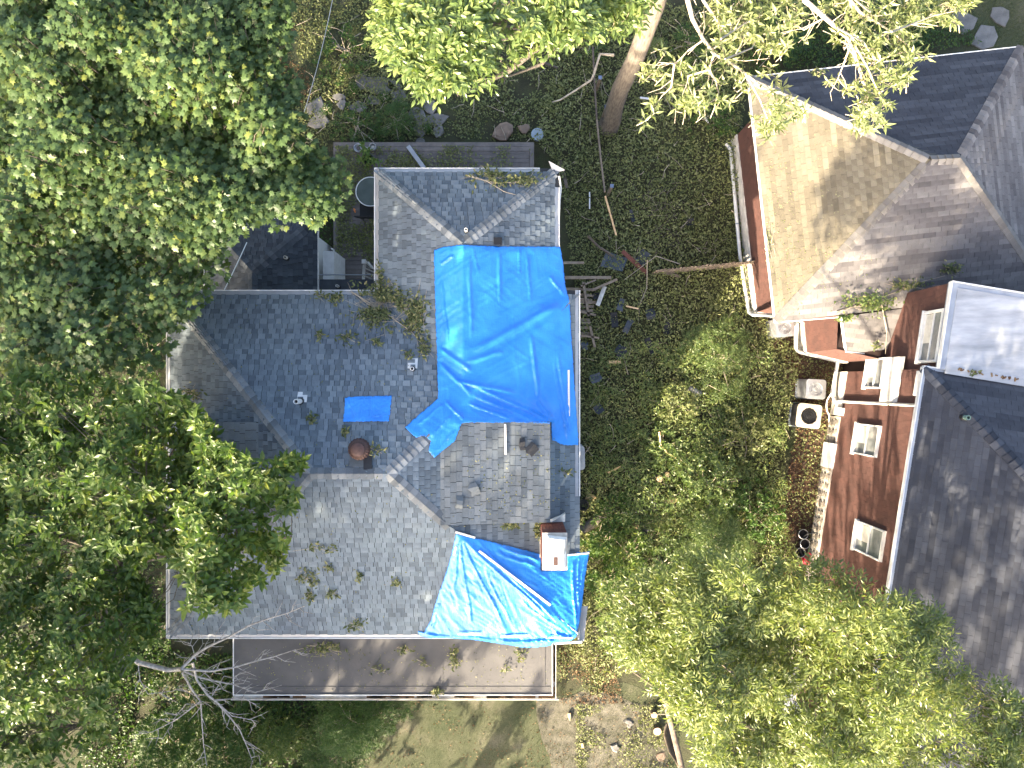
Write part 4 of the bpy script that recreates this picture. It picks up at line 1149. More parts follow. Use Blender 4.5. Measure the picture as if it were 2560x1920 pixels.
batten((1141, 1365), (1135, 1386), 5, 'tiny batten at the left edge of the chimney tarp')
batten((1420, 1386), (1472, 1381), 4, 'batten on the tarp hem right of the chimney', .08)

# loose shingle pieces on the roof and in the yard
def flat_piece(px, py, h, w_, l_, rz, mat, label, group, name='torn_shingle', cat='shingle', lift=.05, bend=.04):
    q = surf(px, py, h, lift)
    m = MB(); R = np.array(Matrix.Rotation(rz, 3, 'Z')); rs = np.random.default_rng(int(px + py))
    top = []
    for i in range(4):
        for j in range(2):
            top.append(((j - .5) * w_ * (1 + .15 * rs.normal()), (i / 3 - .5) * l_, bend * math.sin(i * 1.7 + px) + .03 * rs.random()))
    top = np.array(top) @ R.T + q; V = np.concatenate([top, top - (0, 0, .008)])
    F = []
    for i in range(3):
        F += [(2 * i, 2 * i + 1, 2 * i + 3, 2 * i + 2), (8 + 2 * i + 2, 8 + 2 * i + 3, 8 + 2 * i + 1, 8 + 2 * i), (2 * i, 2 * i + 2, 8 + 2 * i + 2, 8 + 2 * i), (2 * i + 1, 8 + 2 * i + 1, 8 + 2 * i + 3, 2 * i + 3)]
    F += [(0, 8, 9, 1), (6, 7, 15, 14)]
    m.add(V, F, rs.random()); return m.build(name, M[mat], None, label=label, cat=cat, group=group)
flat_piece(1186, 1222, house_hs, .22, .3, .3, 'shingle_dormer', 'curled loose shingle on the south part of the dormer', None)
flat_piece(1305, 1110, house_hs, .14, .3, .1, 'underlay', 'upright dark torn shingle scrap on the dormer', None)
flat_piece(1330, 1122, house_hs, .26, .26, .8, 'underlay', 'folded dark torn shingle scrap on the dormer', None)
flat_piece(1149, 1255, house_hs, .17, .3, -.1, 'shingle_dormer', 'pale loose shingle beside the south-east hip', None)
YARD = lambda x, y: .28
for k, (px, py, w_, l_, rz, mt, lb) in enumerate([
        (1535, 655, .5, .75, 1.2, 'shingle', 'large crumpled sheet of grey roofing under the red board'), (1605, 645, .35, .5, -.6, 'shingle_dark', 'dark torn roofing piece right of the red board'),
        (1553, 762, .22, .42, -.4, 'shingle_dark', 'dark shingle scrap with an orange splinter'), (1535, 800, .25, .5, .15, 'underlay', 'black roofing scrap left of the bent shingle'),
        (1570, 815, .2, .5, -.5, 'shingle_dark', 'bent dark shingle in the middle of the yard debris'), (1627, 785, .3, .34, .3, 'shingle_dark', 'shingle scrap alone right of the bent shingle'),
        (1668, 820, .22, .4, -.2, 'underlay', 'black shingle farthest right in the yard debris'), (1624, 865, .22, .55, .4, 'underlay', 'long black shingle with a pale scratch'),
        (1550, 880, .4, .38, .9, 'shingle_dark', 'broken shingle cluster above the pale board end'), (1462, 865, .2, .25, 0, 'shingle', 'small grey shingle next to the white gutter'),
        (1490, 945, .35, .3, .3, 'shingle_dark', 'dark shingle below the fallen fence, near the gutter'), (1497, 1022, .26, .3, .6, 'shingle_dark', 'dark shingle beside the middle of the east gutter'),
        (1725, 555, .25, .2, .2, 'underlay', 'black scrap in the leaves left of the tan roof'), (1580, 540, .12, .4, .3, 'shingle_dark', 'narrow grey strip in the leaf litter above the debris'),
        (1610, 1330, .2, .35, -.7, 'underlay', 'black scrap beside the sawn log end'), (1490, 740, .25, .2, .3, 'underlay', 'black scrap on the fallen fence slats')]):
    flat_piece(px, py, YARD, w_, l_, rz, mt, lb, 'roofing torn off and lying in the yard', lift=.0, bend=.06)

# boards in the yard
def board(p0, p1, w_, mat, label, z0=.3, z1=.3, t_=.03, name='loose_board'):
    m = MB(); m.beam(W(p0[0], p0[1], z0), W(p1[0], p1[1], z1), w_ * .8, t_); m.build(name, M[mat], None, label=label, cat='board', group='broken boards in the yard')
board((1556, 628), (1616, 682), .17, 'red_wood', 'red-brown board lying across grey roofing', .45, .4)
board((1502, 620), (1532, 640), .09, 'old_wood', 'short tan stick above the crumpled roofing', .35, .35)
board((1481, 725), (1543, 698), .10, 'old_wood', 'tan board slanting over the fallen fence', .5, .45)
board((1494, 764), (1512, 716), .17, 'white_dirty', 'weathered pale grey board end beside the fence slats', .5, .4)
board((1645, 676), (1700, 692), .12, 'old_wood', 'grey-brown board at the end of the picket fence')
board((1565, 765), (1596, 772), .06, 'fresh_wood', 'orange splintered stick in the roofing debris', .42, .4)
board((1520, 905), (1552, 905), .12, 'fresh_wood', 'split pale board below the shingle cluster')
board((1474, 480), (1474, 522), .05, 'white', 'thin white strip standing in the ivy')
board((1742, 272), (1772, 306), .09, 'white', 'white length of downspout lying under the branches')
board((1600, 244), (1622, 247), .07, 'white', 'small white strip beside the big trunk')
board((1400, 400), (1418, 470), .14, 'bark_dark', 'dark bark slab standing by the wing corner')
board((1520, 1182), (1552, 1166), .06, 'fresh_wood', 'reddish stick in the leaf litter beside the logs', .35, .35)
board((1568, 1285), (1610, 1276), .05, 'dead', 'pale stick below the cut logs', .3, .3)
board((1020, 365), (1060, 420), .17, 'gutter_guard', 'grey broken gutter length lying on the deck', .80, .80, .03)

# fallen fence section beside the house
fe = thing('fallen_fence', W(1455, 770), 'collapsed grey wooden fence section beside the east gutter', 'fence')
rs = np.random.default_rng(12)
for k, py in enumerate((722, 736, 746, 757, 768, 780, 795, 806, 818, 830, 842)):
    m = MB(); ln = 62 if k < 6 else 50
    a = W(1412, py + rs.normal(0, 1), .25 + .03 * rs.random()); b = W(1412 + ln + 12 + rs.normal(0, 6), py + rs.normal(0, 3), .25 + .05 * rs.random())
    m.beam(a, b, .09, .02, rs.random()); m.build('slat', M['old_wood'], fe)
for (p0, p1, w_) in (((1458, 705), (1472, 790), .08), ((1408, 657), (1460, 657), .08), ((1412, 694), (1528, 694), .1), ((1412, 770), (1490, 788), .07), ((1475, 815), (1487, 868), .08), ((1446, 838), (1498, 845), .06), ((1452, 715), (1490, 700), .05)):
    m = MB(); m.beam(W(*p0, .36), W(*p1, .36), w_, .05, rs.random()); m.build('rail', M['old_wood'], fe)

# picket fence running to the brown house
pf = thing('picket_fence', W(1760, 672), 'narrow wooden picket fence running up to the brown house wall', 'fence')
a0, a1 = np.array((1630, 686)), np.array((1868, 664))
for k in range(27):
    p = a0 + (a1 - a0) * k / 26; m = MB(); q = W(p[0], p[1], 0); m.box(q + (0, 0, .5), (.07, .02, 1.0), tint=rs.random(), rx=rs.normal(0, .02)); m.build('picket', M['old_wood'], pf)
for z in (.3, .78):
    m = MB(); m.beam(W(a0[0], a0[1] + 2, 0) + (0, 0, z), W(a1[0], a1[1] + 2, 0) + (0, 0, z), .04, .08); m.build('rail', M['old_wood'], pf)
# old rail fence along the big tree
of = thing('rail_fence', W(1500, 330), 'thin old rail fence line running past the big tree trunk', 'fence')
pts = [(1482, 118), (1486, 200), (1492, 300), (1502, 400), (1512, 480)]
for i in range(4):
    m = MB(); m.beam(W(*pts[i], 1.0), W(*pts[i + 1], 1.0), .05, .1, .2); m.build('rail', M['old_wood'] if i > 1 else M['bark_dark'], of)
    m = MB(); m.beam(W(*pts[i], .5), W(*pts[i + 1], .5), .05, .1, .4); m.build('rail', M['bark_dark'], of)
for (px, py) in ((1505, 300), (1518, 488), (1490, 230)):
    m = MB(); q = W(px, py, 0); m.box(q + (0, 0, .55), (.09, .09, 1.1)); po = m.build('post', M['old_wood'], of)
    m = MB(); m.box(q + (0, 0, 1.13), (.11, .11, .05)); m.build('post_cap', M['blue_cap'], po)
board((1513, 490), (1541, 590), .07, 'fresh_wood', 'long pale broken rail pointing down the yard', .9, .3)

# ------------------------------------------------------------------ deck and the things on it
DZ = .7
dk = thing('deck', (-3.5, 5.5, 0), 'grey-brown plank deck behind the house, strewn with leaves', 'deck')
dx0, dx1, dy1 = W(834, 0, DZ)[0], W(1335, 0, DZ)[0], W(0, 356, DZ)[1]
yy = dy1 - .30; rs = np.random.default_rng(4)
while yy > 2.9:
    m = MB(); xr = dx1 - .15 if yy > 5.35 else -3.1
    m.box(((dx0 + .15 + xr) / 2, yy, DZ - .018 + rs.normal(0, .0015)), (xr - dx0 - .15, .138, .035), tint=rs.random()); m.build('plank', M['deck'], dk); yy -= .146
for (c, s) in ((((dx0 + dx1) / 2, dy1 - .07, DZ), (dx1 - dx0, .14, .036)), (((dx0 + dx1) / 2, dy1 - .215, DZ - .003), (dx1 - dx0 - .28, .135, .036)), ((dx0 + .07, (dy1 + 2.9) / 2 - .07, DZ - .001), (.14, dy1 - 2.9 - .14, .036)), ((dx1 - .07, (dy1 + 5.3) / 2 - .07, DZ - .001), (.14, dy1 - 5.3 - .14, .036))):
    m = MB(); m.box(c, s, tint=.7); m.build('border_board', M['deck'], dk)
m = MB(); m.box(((dx0 + dx1) / 2, dy1 - .02, DZ / 2 - .02), (dx1 - dx0 - .06, .03, DZ - .06)); m.box((dx1 - .02, (dy1 + 5.3) / 2, DZ / 2 - .021), (.03, dy1 - 5.4, DZ - .06)); m.build('skirt', M['deck'], dk)

tz = DZ + .72; tc = W(926, 479, tz); tr = .46
tb = thing('patio_table', (tc[0], tc[1], DZ), 'round glass patio table with white rim, half under the wing roof', 'table')
m = MB(); m.lathe([(tr - .02, -.005), (tr - .02, .005)], tc, 32); m.build('glass_top', M['table_glass'], tb)
m = MB(); m.tube([tc + (tr * math.cos(i * math.pi / 20), tr * math.sin(i * math.pi / 20), 0) for i in range(41)], .016, 6, cap=False); m.build('rim', M['white'], tb)
for k in range(4):
    a = .9 + k * math.pi / 2; m = MB(); m.tube([tc + (tr * .97 * math.cos(a), tr * .97 * math.sin(a), -.02), tc + (tr * .6 * math.cos(a), tr * .6 * math.sin(a), -.1), tc + (tr * .75 * math.cos(a), tr * .75 * math.sin(a), -.72)], .012, 6); m.build('leg', M['white'], tb)
q = W(921, 532, DZ); dc = thing('garden_chair', q, 'dark garden chair partly hidden by the wing gutter', 'chair')
m = MB(); m.box(q + (.05, -.05, .42), (.48, .48, .04)); m.build('seat', M['black'], dc)
m = MB(); m.box(q + (-.02, -.30, .68), (.48, .04, .5), rx=.15); m.build('backrest', M['black'], dc)
for sx in (-.2, .2):
    for sy in (-.2, .2): m = MB(); m.box(q + (.05 + sx, -.05 + sy, .2), (.035, .035, .4)); m.build('leg', M['black'], dc)
def bowl(px, py, r, label, mat, inner, name='round_pot', cat='pot'):
    q = W(px, py, DZ); t = thing(name, q, label, cat)
    m = MB(); m.lathe([(r * .8, .02), (r, .16), (r, .20), (r * .86, .20), (r * .84, .10)], q, 24); m.build('bowl', mat, t, smooth=False)
    m = MB(); m.lathe([(r * .45, .09), (r * .5, .14), (r * .3, .15)], q, 16); m.build('filling', inner, t)
bowl(934, 371, .115, 'small round metal pot with dark rim on the deck edge', M['metal_grey'], M['white_dirty'])
bowl(898, 374, .135, 'faded round wire candle holder left of the metal pot', M['metal'], M['deck'], 'candle_holder', 'candle holder')
m = MB(); q = W(915, 373, DZ + .02); m.add([q + (-.1, .12, 0), q + (.06, .05, 0), q + (.12, -.02, 0), q + (-.02, -.10, 0), q + (-.06, 0, 0), q + (-.1, .12, .02), q + (.06, .05, .02), q + (.12, -.02, .02), q + (-.02, -.10, .02), q + (-.06, 0, .02)], [(4, 3, 2, 1, 0), (5, 6, 7, 8, 9)] + [(i, (i + 1) % 5, 5 + (i + 1) % 5, 5 + i) for i in range(5)])
m.build('paper_scrap', M['white_dirty'], None, label='torn pale paper scrap between the two round pots', cat='paper')
m = MB(); q = W(885, 521, DZ + .05); m.lathe([(.012, 0), (.03, .02), (.03, .1), (.01, .18)], q, 10, tilt=Matrix.Rotation(1.2, 3, (1, .4, 0))); m.build('orange_bottle', M['orange'], None, label='small orange bottle lying next to the glass table', cat='bottle')
# stair rail and white panel by the back room
st = thing('stair_rail', W(908, 690, .6), 'pale wooden stair rail with post and balusters beside the wing', 'railing')
m = MB(); q = W(911, 655, 1.75); m.box(q + (0, 0, -.5), (.1, .1, 1.1)); m.build('newel_post', M['white_dirty'], st)
m = MB(); m.box(q + (0, 0, .08), (.13, .13, .05)); m.build('post_cap', M['white_dirty'], st)
m = MB(); m.beam(W(911, 662, 1.7), W(908, 708, 1.7), .09, .05); m.build('handrail', M['white_dirty'], st)
for k in range(4):
    m = MB(); p = W(912, 670 + k * 10, 1.65); m.beam(p, p + (.16, -.02, -.75), .035, .035); m.build('baluster', M['white_dirty'], st)
m = MB(); m.beam(W(920, 655, 1.6), W(934, 672, 1.6), .05, .05); m.build('lower_rail', M['white_dirty'], st)
wp = thing('white_screen', W(820, 660, .7), 'white painted panel standing at the deck edge by the back room', 'panel')
m = MB(); m.box(W(822, 665, 2.2) + (0, 0, -.7), (.34, .92, 1.45)); m.build('panel', M['white'], wp)
m = MB(); m.box(W(823, 622, 2.3) + (0.08, 0, -.1), (.04, .04, .3)); m.build('post', M['white'], wp)
# cables
def cable(pts, r, mat, label, n=24, sag=.25):
    P = []
    for i in range(len(pts) - 1):
        a, b = np.array(pts[i], float), np.array(pts[i + 1], float)
        for k in range(n):
            t = k / n; P.append(a + (b - a) * t - np.array((0, 0, sag * 4 * t * (1 - t))))
    P.append(np.array(pts[-1], float)); m = MB(); m.tube(P, r, 5); m.build('cable', M[mat], None, label=label, cat='cable')
cable([W(617, 606, 4.6), W(561, 724, 5.5)], .012, 'metal', 'grey service cable crossing the low dark roof', sag=.02)
cable([W(835, -20, 5.0), W(757, 290, 4.2)], .010, 'metal', 'thin overhead wire above the back lawn', sag=.15)

# ------------------------------------------------------------------ yard objects
def log_round(px, py, r, hgt, label, tilt=0.0):
    q = W(px, py, 0); t = thing('cut_log', q, label, 'log', 'sawn log rounds')
    rs = np.random.default_rng(int(px)); R = Matrix.Rotation(tilt, 3, 'X')
    m = MB(); m.lathe([(r * 1.05, 0), (r, hgt * .5), (r, hgt)], q, 14, tilt=R); m.build('bark', M['bark_dark'], t)
    m = MB(); m.lathe([(r * .95, hgt - .02), (r * .95, hgt + .006)], q, 14, tilt=R); m.build('cut_face', M['fresh_wood'], t)
log_round(1642, 1192, .115, .5, 'larger of two upright sawn logs with pale cut faces'); log_round(1660, 1181, .085, .5, 'smaller of two upright sawn logs with pale cut faces')
log_round(1587, 1311, .08, .4, 'sawn log end among the shrubs below the debris'); log_round(1632, 1777, .11, .25, 'pale sawn log beside the curved trunk', .15); log_round(1641, 1822, .14, .16, 'broad pale sawn log round on the lawn edge', .1)
def lying_log(p0, p1, r, label, z=.22, mat='bark'):
    a, b = W(*p0, z), W(*p1, z); t = thing('fallen_log', (a + b) / 2 * (1, 1, 0), label, 'log')
    m = MB(); c = (a + b) / 2 + (0, 0, r * .3); m.tube([a, c, b], [r, r * 1.1, r * .85], 10); m.build('bark', M[mat], t, smooth=True)
    d = (b - a) / np.linalg.norm(b - a); m = MB(); m.tube([b - d * .01, b + d * .012], r * .8, 10); m.build('cut_face', M['fresh_wood'], t)
lying_log((1625, 1235), (1640, 1275), .12, 'short broken log with splintered end by the logs'); lying_log((1455, 1325), (1500, 1295), .16, 'thick bark-covered log beside the rhododendron', .25)
lying_log((1690, 1248), (1664, 1256), .1, 'short fallen log with orange cut end', .25, 'fresh_wood'); lying_log((1423, 1783), (1426, 1800), .05, 'small pale stick of wood on the lawn', .05, 'fresh_wood'); lying_log((1455, 1858), (1459, 1868), .05, 'smaller pale wood offcut on the lawn', .05, 'fresh_wood')
lying_log((1722, 970), (1752, 985), .1, 'weathered grey log half buried in leaves', .2, 'dead')
def rock(px, py, r, label, mat='rock', flat=.4, z=0.0):
    q = W(px, py, z); rs = np.random.default_rng(int(px * 3 + py)); m = MB(); n = 9; V = []
    base = [1 + .22 * rs.normal() for _ in range(n)]
    for (k, zz) in ((1.0, 0), (.98, r * flat * .6), (.72, r * flat)):
        for i in range(n):
            t = 2 * math.pi * i / n; V.append(q + (r * k * base[i] * math.cos(t), r * k * base[i] * math.sin(t), zz + .03 * r * rs.normal()))
    m.add(V, [(i * n + j, i * n + (j + 1) % n, (i + 1) * n + (j + 1) % n, (i + 1) * n + j) for i in range(2) for j in range(n)] + [tuple(2 * n + j for j in range(n))])
    m.build('rock', M[mat], None, label=label, cat='rock', group='rocks in the garden')
rock(1262, 330, .32, 'tan flat rock in the leaves behind the deck', flat=.25, z=.08); rock(1312, 322, .2, 'smaller brown rock right of the flat tan rock', flat=.35, z=.08)
rock(1572, 1808, .13, 'grey-tan rock at the shrub edge on the lawn', 'flag'); rock(1540, 1868, .15, 'angular grey rock with dark gap on the lawn', 'flag'); rock(1478, 1242, .14, 'orange brick-coloured chunk beside the eave', 'fresh_wood'); rock(1478, 1225, .09, 'small reddish chunk beside the eave', 'rock')
rock(1650, 1890, .16, 'pale flat rock beside the curved trunk', 'rock', .2)
# pale blue lid, black pot
q = W(1343, 341, .0); m = MB(); m.lathe([(.17, 0), (.2, .2), (.21, .22), (.19, .23), (.05, .21)], q, 20); m.build('plastic_tub', M['blue_lid'], None, label='pale blue-grey round tub behind the deck corner', cat='tub')
q = W(1456, 1258, 0); m = MB(); m.lathe([(.14, 0), (.18, .34), (.19, .36), (.16, .36), (.15, .22)], q, 16); m.build('flower_pot', M['black'], None, label='black flower pot under the end of the gutter', cat='pot')
# hoop, pots and watering can by the foundation
q = W(2016, 1362, .0); hp = thing('plant_hoop', q, 'large black hose hoop leaning on the stone foundation', 'hoop')
m = MB(); m.tube([q + (.42 * math.cos(i * math.pi / 18) + .12, .50 * math.sin(i * math.pi / 18), .45 + .25 * math.cos(i * math.pi / 18)) for i in range(37)], .017, 6, cap=False); m.build('hoop_ring', M['black'], hp)
for (px, py, lb) in ((2006, 1334, 'empty dark pot with pale rim, topmost of three'), (2010, 1358, 'dark pot with a dry plant, middle of three'), (1999, 1380, 'dark pot next to the red watering can')):
    q = W(px, py, .2); t = thing('plant_pot', (q[0], q[1], 0), lb, 'pot', 'pots by the stone foundation')
    m = MB(); m.lathe([(.11, -.2), (.155, .09), (.15, .09), (.13, -.05)], q, 18); m.build('pot', M['black'], t)
    m = MB(); m.tube([q + (.158 * math.cos(i * math.pi / 10), .158 * math.sin(i * math.pi / 10), .09) for i in range(21)], .009, 5, cap=False); m.build('rim', M['metal'], t)
q = W(2012, 1398, .0); wc = thing('watering_can', q, 'red plastic watering can at the wall base', 'watering can')
m = MB(); m.lathe([(.15, 0), (.16, .12), (.13, .26), (.10, .28)], q, 18); m.build('can_body', M['red'], wc, smooth=True)
m = MB(); m.tube([q + (.04, .1, .24), q + (.10, .22, .33), q + (.03, .28, .22), q + (-.02, .2, .08)], .022, 8); m.build('handle', M['red'], wc, smooth=True)
m = MB(); m.tube([q + (-.12, -.05, .08), q + (-.24, -.1, .22), q + (-.3, -.12, .3)], [.03, .02, .03], 8); m.build('spout', M['red'], wc, smooth=True)
# steps showing through the right tree
sp = thing('garden_steps', W(2010, 1760), 'pale grey wooden steps glimpsed through the leafy tree', 'steps')
for k in range(8):
    m = MB(); q = W(1990 + k * 3, 1800 - k * 18, .2 + .16 * k); m.box(q, (.95, .22, .05), -.3); m.build('tread', M['metal_grey'], sp)
m = MB(); m.beam(W(2008, 1830, .3) , W(2040, 1660, 1.5), .06, .1); m.build('stringer', M['white_dirty'], sp)
# flagstones: path behind the deck
sh = MB(); fp = thing('flagstone_path', W(930, 250), 'irregular flagstone path behind the deck', 'path'); fp['kind'] = 'structure'
for key in ('label', 'category'): del fp[key]
def flagst(px, py, rx, ry, rot, seed):
    rs = np.random.default_rng(seed); n = 7; q = W(px, py, 0); k_ = .0135; V = []
    b = [1 + .16 * rs.normal() for _ in range(n)]
    for s, z in ((1, .006), (1, .045), (.93, .055)):
        for i in range(n):
            t = 2 * math.pi * i / n + rot; V.append((rx * k_ * b[i] * s * math.cos(t), ry * k_ * b[i] * s * math.sin(t), z))
    m = MB(); m.add(V, [(i * n + j, i * n + (j + 1) % n, (i + 1) * n + (j + 1) % n, (i + 1) * n + j) for i in range(2) for j in range(n)] + [tuple(2 * n + j for j in range(n))], rs.random())
    o = m.build('flagstone', M['flag'], fp); o.location = Vector(q)
for k, (px, py, rx, ry) in enumerate([(905, 205, 17, 18), (948, 212, 36, 28), (985, 218, 16, 14), (935, 252, 20, 13), (998, 242, 20, 18), (848, 243, 18, 8), (895, 268, 22, 14), (855, 262, 12, 14), (790, 270, 22, 24), (795, 305, 26, 18), (1075, 268, 16, 22), (1040, 285, 20, 18), (1090, 300, 26, 20), (1055, 325, 18, 22), (1095, 330, 14, 16), (1085, 130, 22, 16), (1020, 190, 14, 16), (2405, 55, 34, 30), (2460, 95, 36, 32), (2330, 20, 30, 24), (2500, 40, 26, 24), (1050, 355, 12, 10)]):
    flagst(px, py, rx, ry, k * .7, 100 + k)

# ------------------------------------------------------------------ vegetation helpers
def tmpl(v, f): return np.array(v, float), np.array(f, int)
_mp = [(0, 0), (.22, -.06), (.20, .12), (.50, .20), (.36, .36), (.46, .64), (.19, .56), (0, 1.0), (-.19, .56), (-.46, .64), (-.36, .36), (-.50, .20), (-.20, .12), (-.22, -.06)]
T_MAPLE = tmpl([(0, .36, .03)] + [(x, y, -.10 * (x * x + (y - .36) ** 2)) for x, y in _mp], [(0, 1 + i, 1 + (i + 1) % 14) for i in range(14)])
T_OVATE = tmpl([(0, 0, 0), (-.20, .30, .05), (.20, .30, .05), (0, .5, .0), (-.17, .66, .01), (.17, .66, .01), (0, 1, -.13)], [(0, 2, 3), (0, 3, 1), (2, 5, 3), (3, 4, 1), (5, 6, 3), (6, 4, 3)])
T_LANCE = tmpl([(0, 0, 0), (-.14, .42, .035), (.14, .42, .035), (0, .5, -.005), (0, 1, -.12)], [(0, 2, 3), (0, 3, 1), (2, 4, 3), (3, 4, 1)])
T_LITTER = tmpl([(0, 0, 0), (-.3, .5, .06), (0, 1, -.03), (.3, .5, .06)], [(0, 2, 1), (0, 3, 2)])
T_BLADE = tmpl([(-.05, 0, 0), (.05, 0, 0), (0, 1, 0)], [(0, 1, 2)])

def norm_rows(a): return a / (np.linalg.norm(a, axis=1, keepdims=True) + 1e-9)

def leaf_frames(rng, d, tilt=.35):
    d = norm_rows(d); n = len(d)
    up = np.tile(np.array((0, 0, 1.0)), (n, 1)) + rng.normal(0, tilt, (n, 3))
    X = norm_rows(np.cross(d, up)); Z = np.cross(X, d)
    return X, d, Z

def leaf_verts(T, pos, X, Y, Z, s):
    tv = T[0]
    return pos[:, None, :] + s[:, None, None] * (tv[None, :, 0, None] * X[:, None, :] + tv[None, :, 1, None] * Y[:, None, :] + tv[None, :, 2, None] * Z[:, None, :])

def leaf_mesh(mb, T, pos, X, Y, Z, s, tint):
    if len(pos) == 0: return
    V = leaf_verts(T, pos, X, Y, Z, s); k = V.shape[1]; n = len(pos); f = len(T[1])
    F = (T[1][None] + (np.arange(n) * k)[:, None, None]).reshape(-1, 3)
    mb.add_tris(V.reshape(-1, 3), F, np.repeat(np.clip(tint, 0, 1), f))

def leaves_of(rng, style, C, out, size):
    """leaf arrays (pos, dir, size) for cluster centres C and outward directions"""
    n = len(C)
    if style == 'maple':
        k = 11
        a = rng.uniform(0, 2 * math.pi, (n, k)); r = .36 * np.sqrt(rng.random((n, k)))
        off = np.stack([r * np.cos(a), r * np.sin(a), rng.normal(0, .05, (n, k)) - .25 * r], 2)
        P = (C[:, None, :] + off).reshape(-1, 3)
        b = a + rng.normal(0, .8, (n, k))
        D = np.stack([np.cos(b), np.sin(b), rng.normal(-.18, .25, (n, k))], 2).reshape(-1, 3)
        S = size * rng.uniform(.62, 1.15, n * k)
    elif style == 'rosette':
        k = 9
        a = (np.arange(k) * 2.399)[None] + rng.uniform(0, 6.28, (n, 1)); t = np.linspace(0, .16, k)[None]
        P = (C[:, None, :] - out[:, None, :] * t[..., None] + rng.normal(0, .012, (n, k, 3))).reshape(-1, 3)
        el = rng.normal(.02, .28, (n, k)) + .35 * (1 - t / .16) * .5
        D = (np.stack([np.cos(a) * np.cos(el), np.sin(a) * np.cos(el), np.sin(el)], 2) + out[:, None, :] * .35).reshape(-1, 3)
        S = size * rng.uniform(.6, 1.15, n * k)
    else:      # compound leaves: several leaf stalks per cluster, leaflets in pairs
        m, k = 5, 9
        a = (np.arange(m) * 2 * math.pi / m)[None] + rng.normal(0, .35, (n, m)) + rng.uniform(0, 6.28, (n, 1))
        rd = np.stack([np.cos(a), np.sin(a), rng.normal(-.10, .22, (n, m))], 2) + out[:, None, :] * .55
        rd /= np.linalg.norm(rd, axis=2, keepdims=True)
        L = size * 2.6 * rng.uniform(.7, 1.1, (n, m))
        P = []; D = []
        for j in range(k):
            s = .28 + .72 * (j // 2) / (k // 2); side = (1 if j % 2 else -1) if j < k - 1 else 0
            base = C[:, None, :] + rd * (L * s)[..., None] - np.array((0, 0, 1.0)) * (.28 * L * s * s)[..., None]
            perp = np.cross(rd, (0, 0, 1.0)); perp /= np.linalg.norm(perp, axis=2, keepdims=True)
            D.append((rd * .75 + perp * side * .85 + np.array((0, 0, -.12)) * (1 if side else 2)).reshape(-1, 3)); P.append(base.reshape(-1, 3))
        P = np.concatenate(P); D = np.concatenate(D); D = D + rng.normal(0, .12, D.shape); S = size * rng.uniform(.7, 1.12, len(P))
    return P, D, S

def build_crown(parent, rng, style, C, out, size, T, mat, n_single, tint0=.42, tvar=.17, tilt=.35, twig='bark_pale', twig_r=.006, patch=None):
    P, D, S = leaves_of(rng, style, C, out, size)
    X, Y, Z = leaf_frames(rng, D, tilt)
    tint = np.clip(rng.normal(tint0, tvar, len(P)) + .22 * (vnoise(P[:, 0] * .8, P[:, 1] * .8, 5) - .5), 0.02, .9)
    yel = rng.random(len(P)) < .012; tint[yel] = .88
    score = P[:, 2] + rng.normal(0, .8, len(P))
    d = CAM_H - P[:, 2]; px = 1280 + P[:, 0] * FPX / d; py = 960 - P[:, 1] * FPX / d
    score[(px < 20) | (px > 2540) | (py < 20) | (py > 1900)] = -99
    pick = np.argsort(-score)[:n_single]; pick = pick[score[pick] > -50]
    rest = np.ones(len(P), bool); rest[pick] = False
    mb = MB(); leaf_mesh(mb, T, P[rest], X[rest], Y[rest], Z[rest], S[rest], tint[rest])
    crown = mb.build('crown', M[mat], parent, kind='stuff' if n_single else None)
    if n_single:
        ms = []
        for tv in (.2, .35, .45, .55, .7, .95):
            q = MB(); q.add_tris(T[0].copy(), T[1].copy(), np.full(len(T[1]), tv)); me = q.mesh('leaf'); me.materials.append(M[mat]); ms.append(me)
        for i in pick:
            o = bpy.data.objects.new('leaf', ms[int(np.argmin(np.abs(np.array((.2, .35, .45, .55, .7, .95)) - tint[i])))])
            COL.objects.link(o); o.parent = crown
            R = Matrix(((X[i, 0], Y[i, 0], Z[i, 0]), (X[i, 1], Y[i, 1], Z[i, 1]), (X[i, 2], Y[i, 2], Z[i, 2])))
            o.matrix_basis = Matrix.Translation(Vector(P[i])) @ (R * S[i]).to_4x4()
    tw = MB()
    for i in range(len(C)):
        a = C[i] - out[i] * (.15 + .25 * rng.random()) - np.array((0, 0, .08 + .1 * rng.random()))
        mid = (a + C[i]) / 2 + rng.normal(0, .04, 3)
        tw.tube([a, mid, C[i]], [twig_r * 1.5, twig_r * 1.1, twig_r * .6], 3, cap=False)
    tw.build('twigs', M[twig], parent, kind='stuff')
    return crown

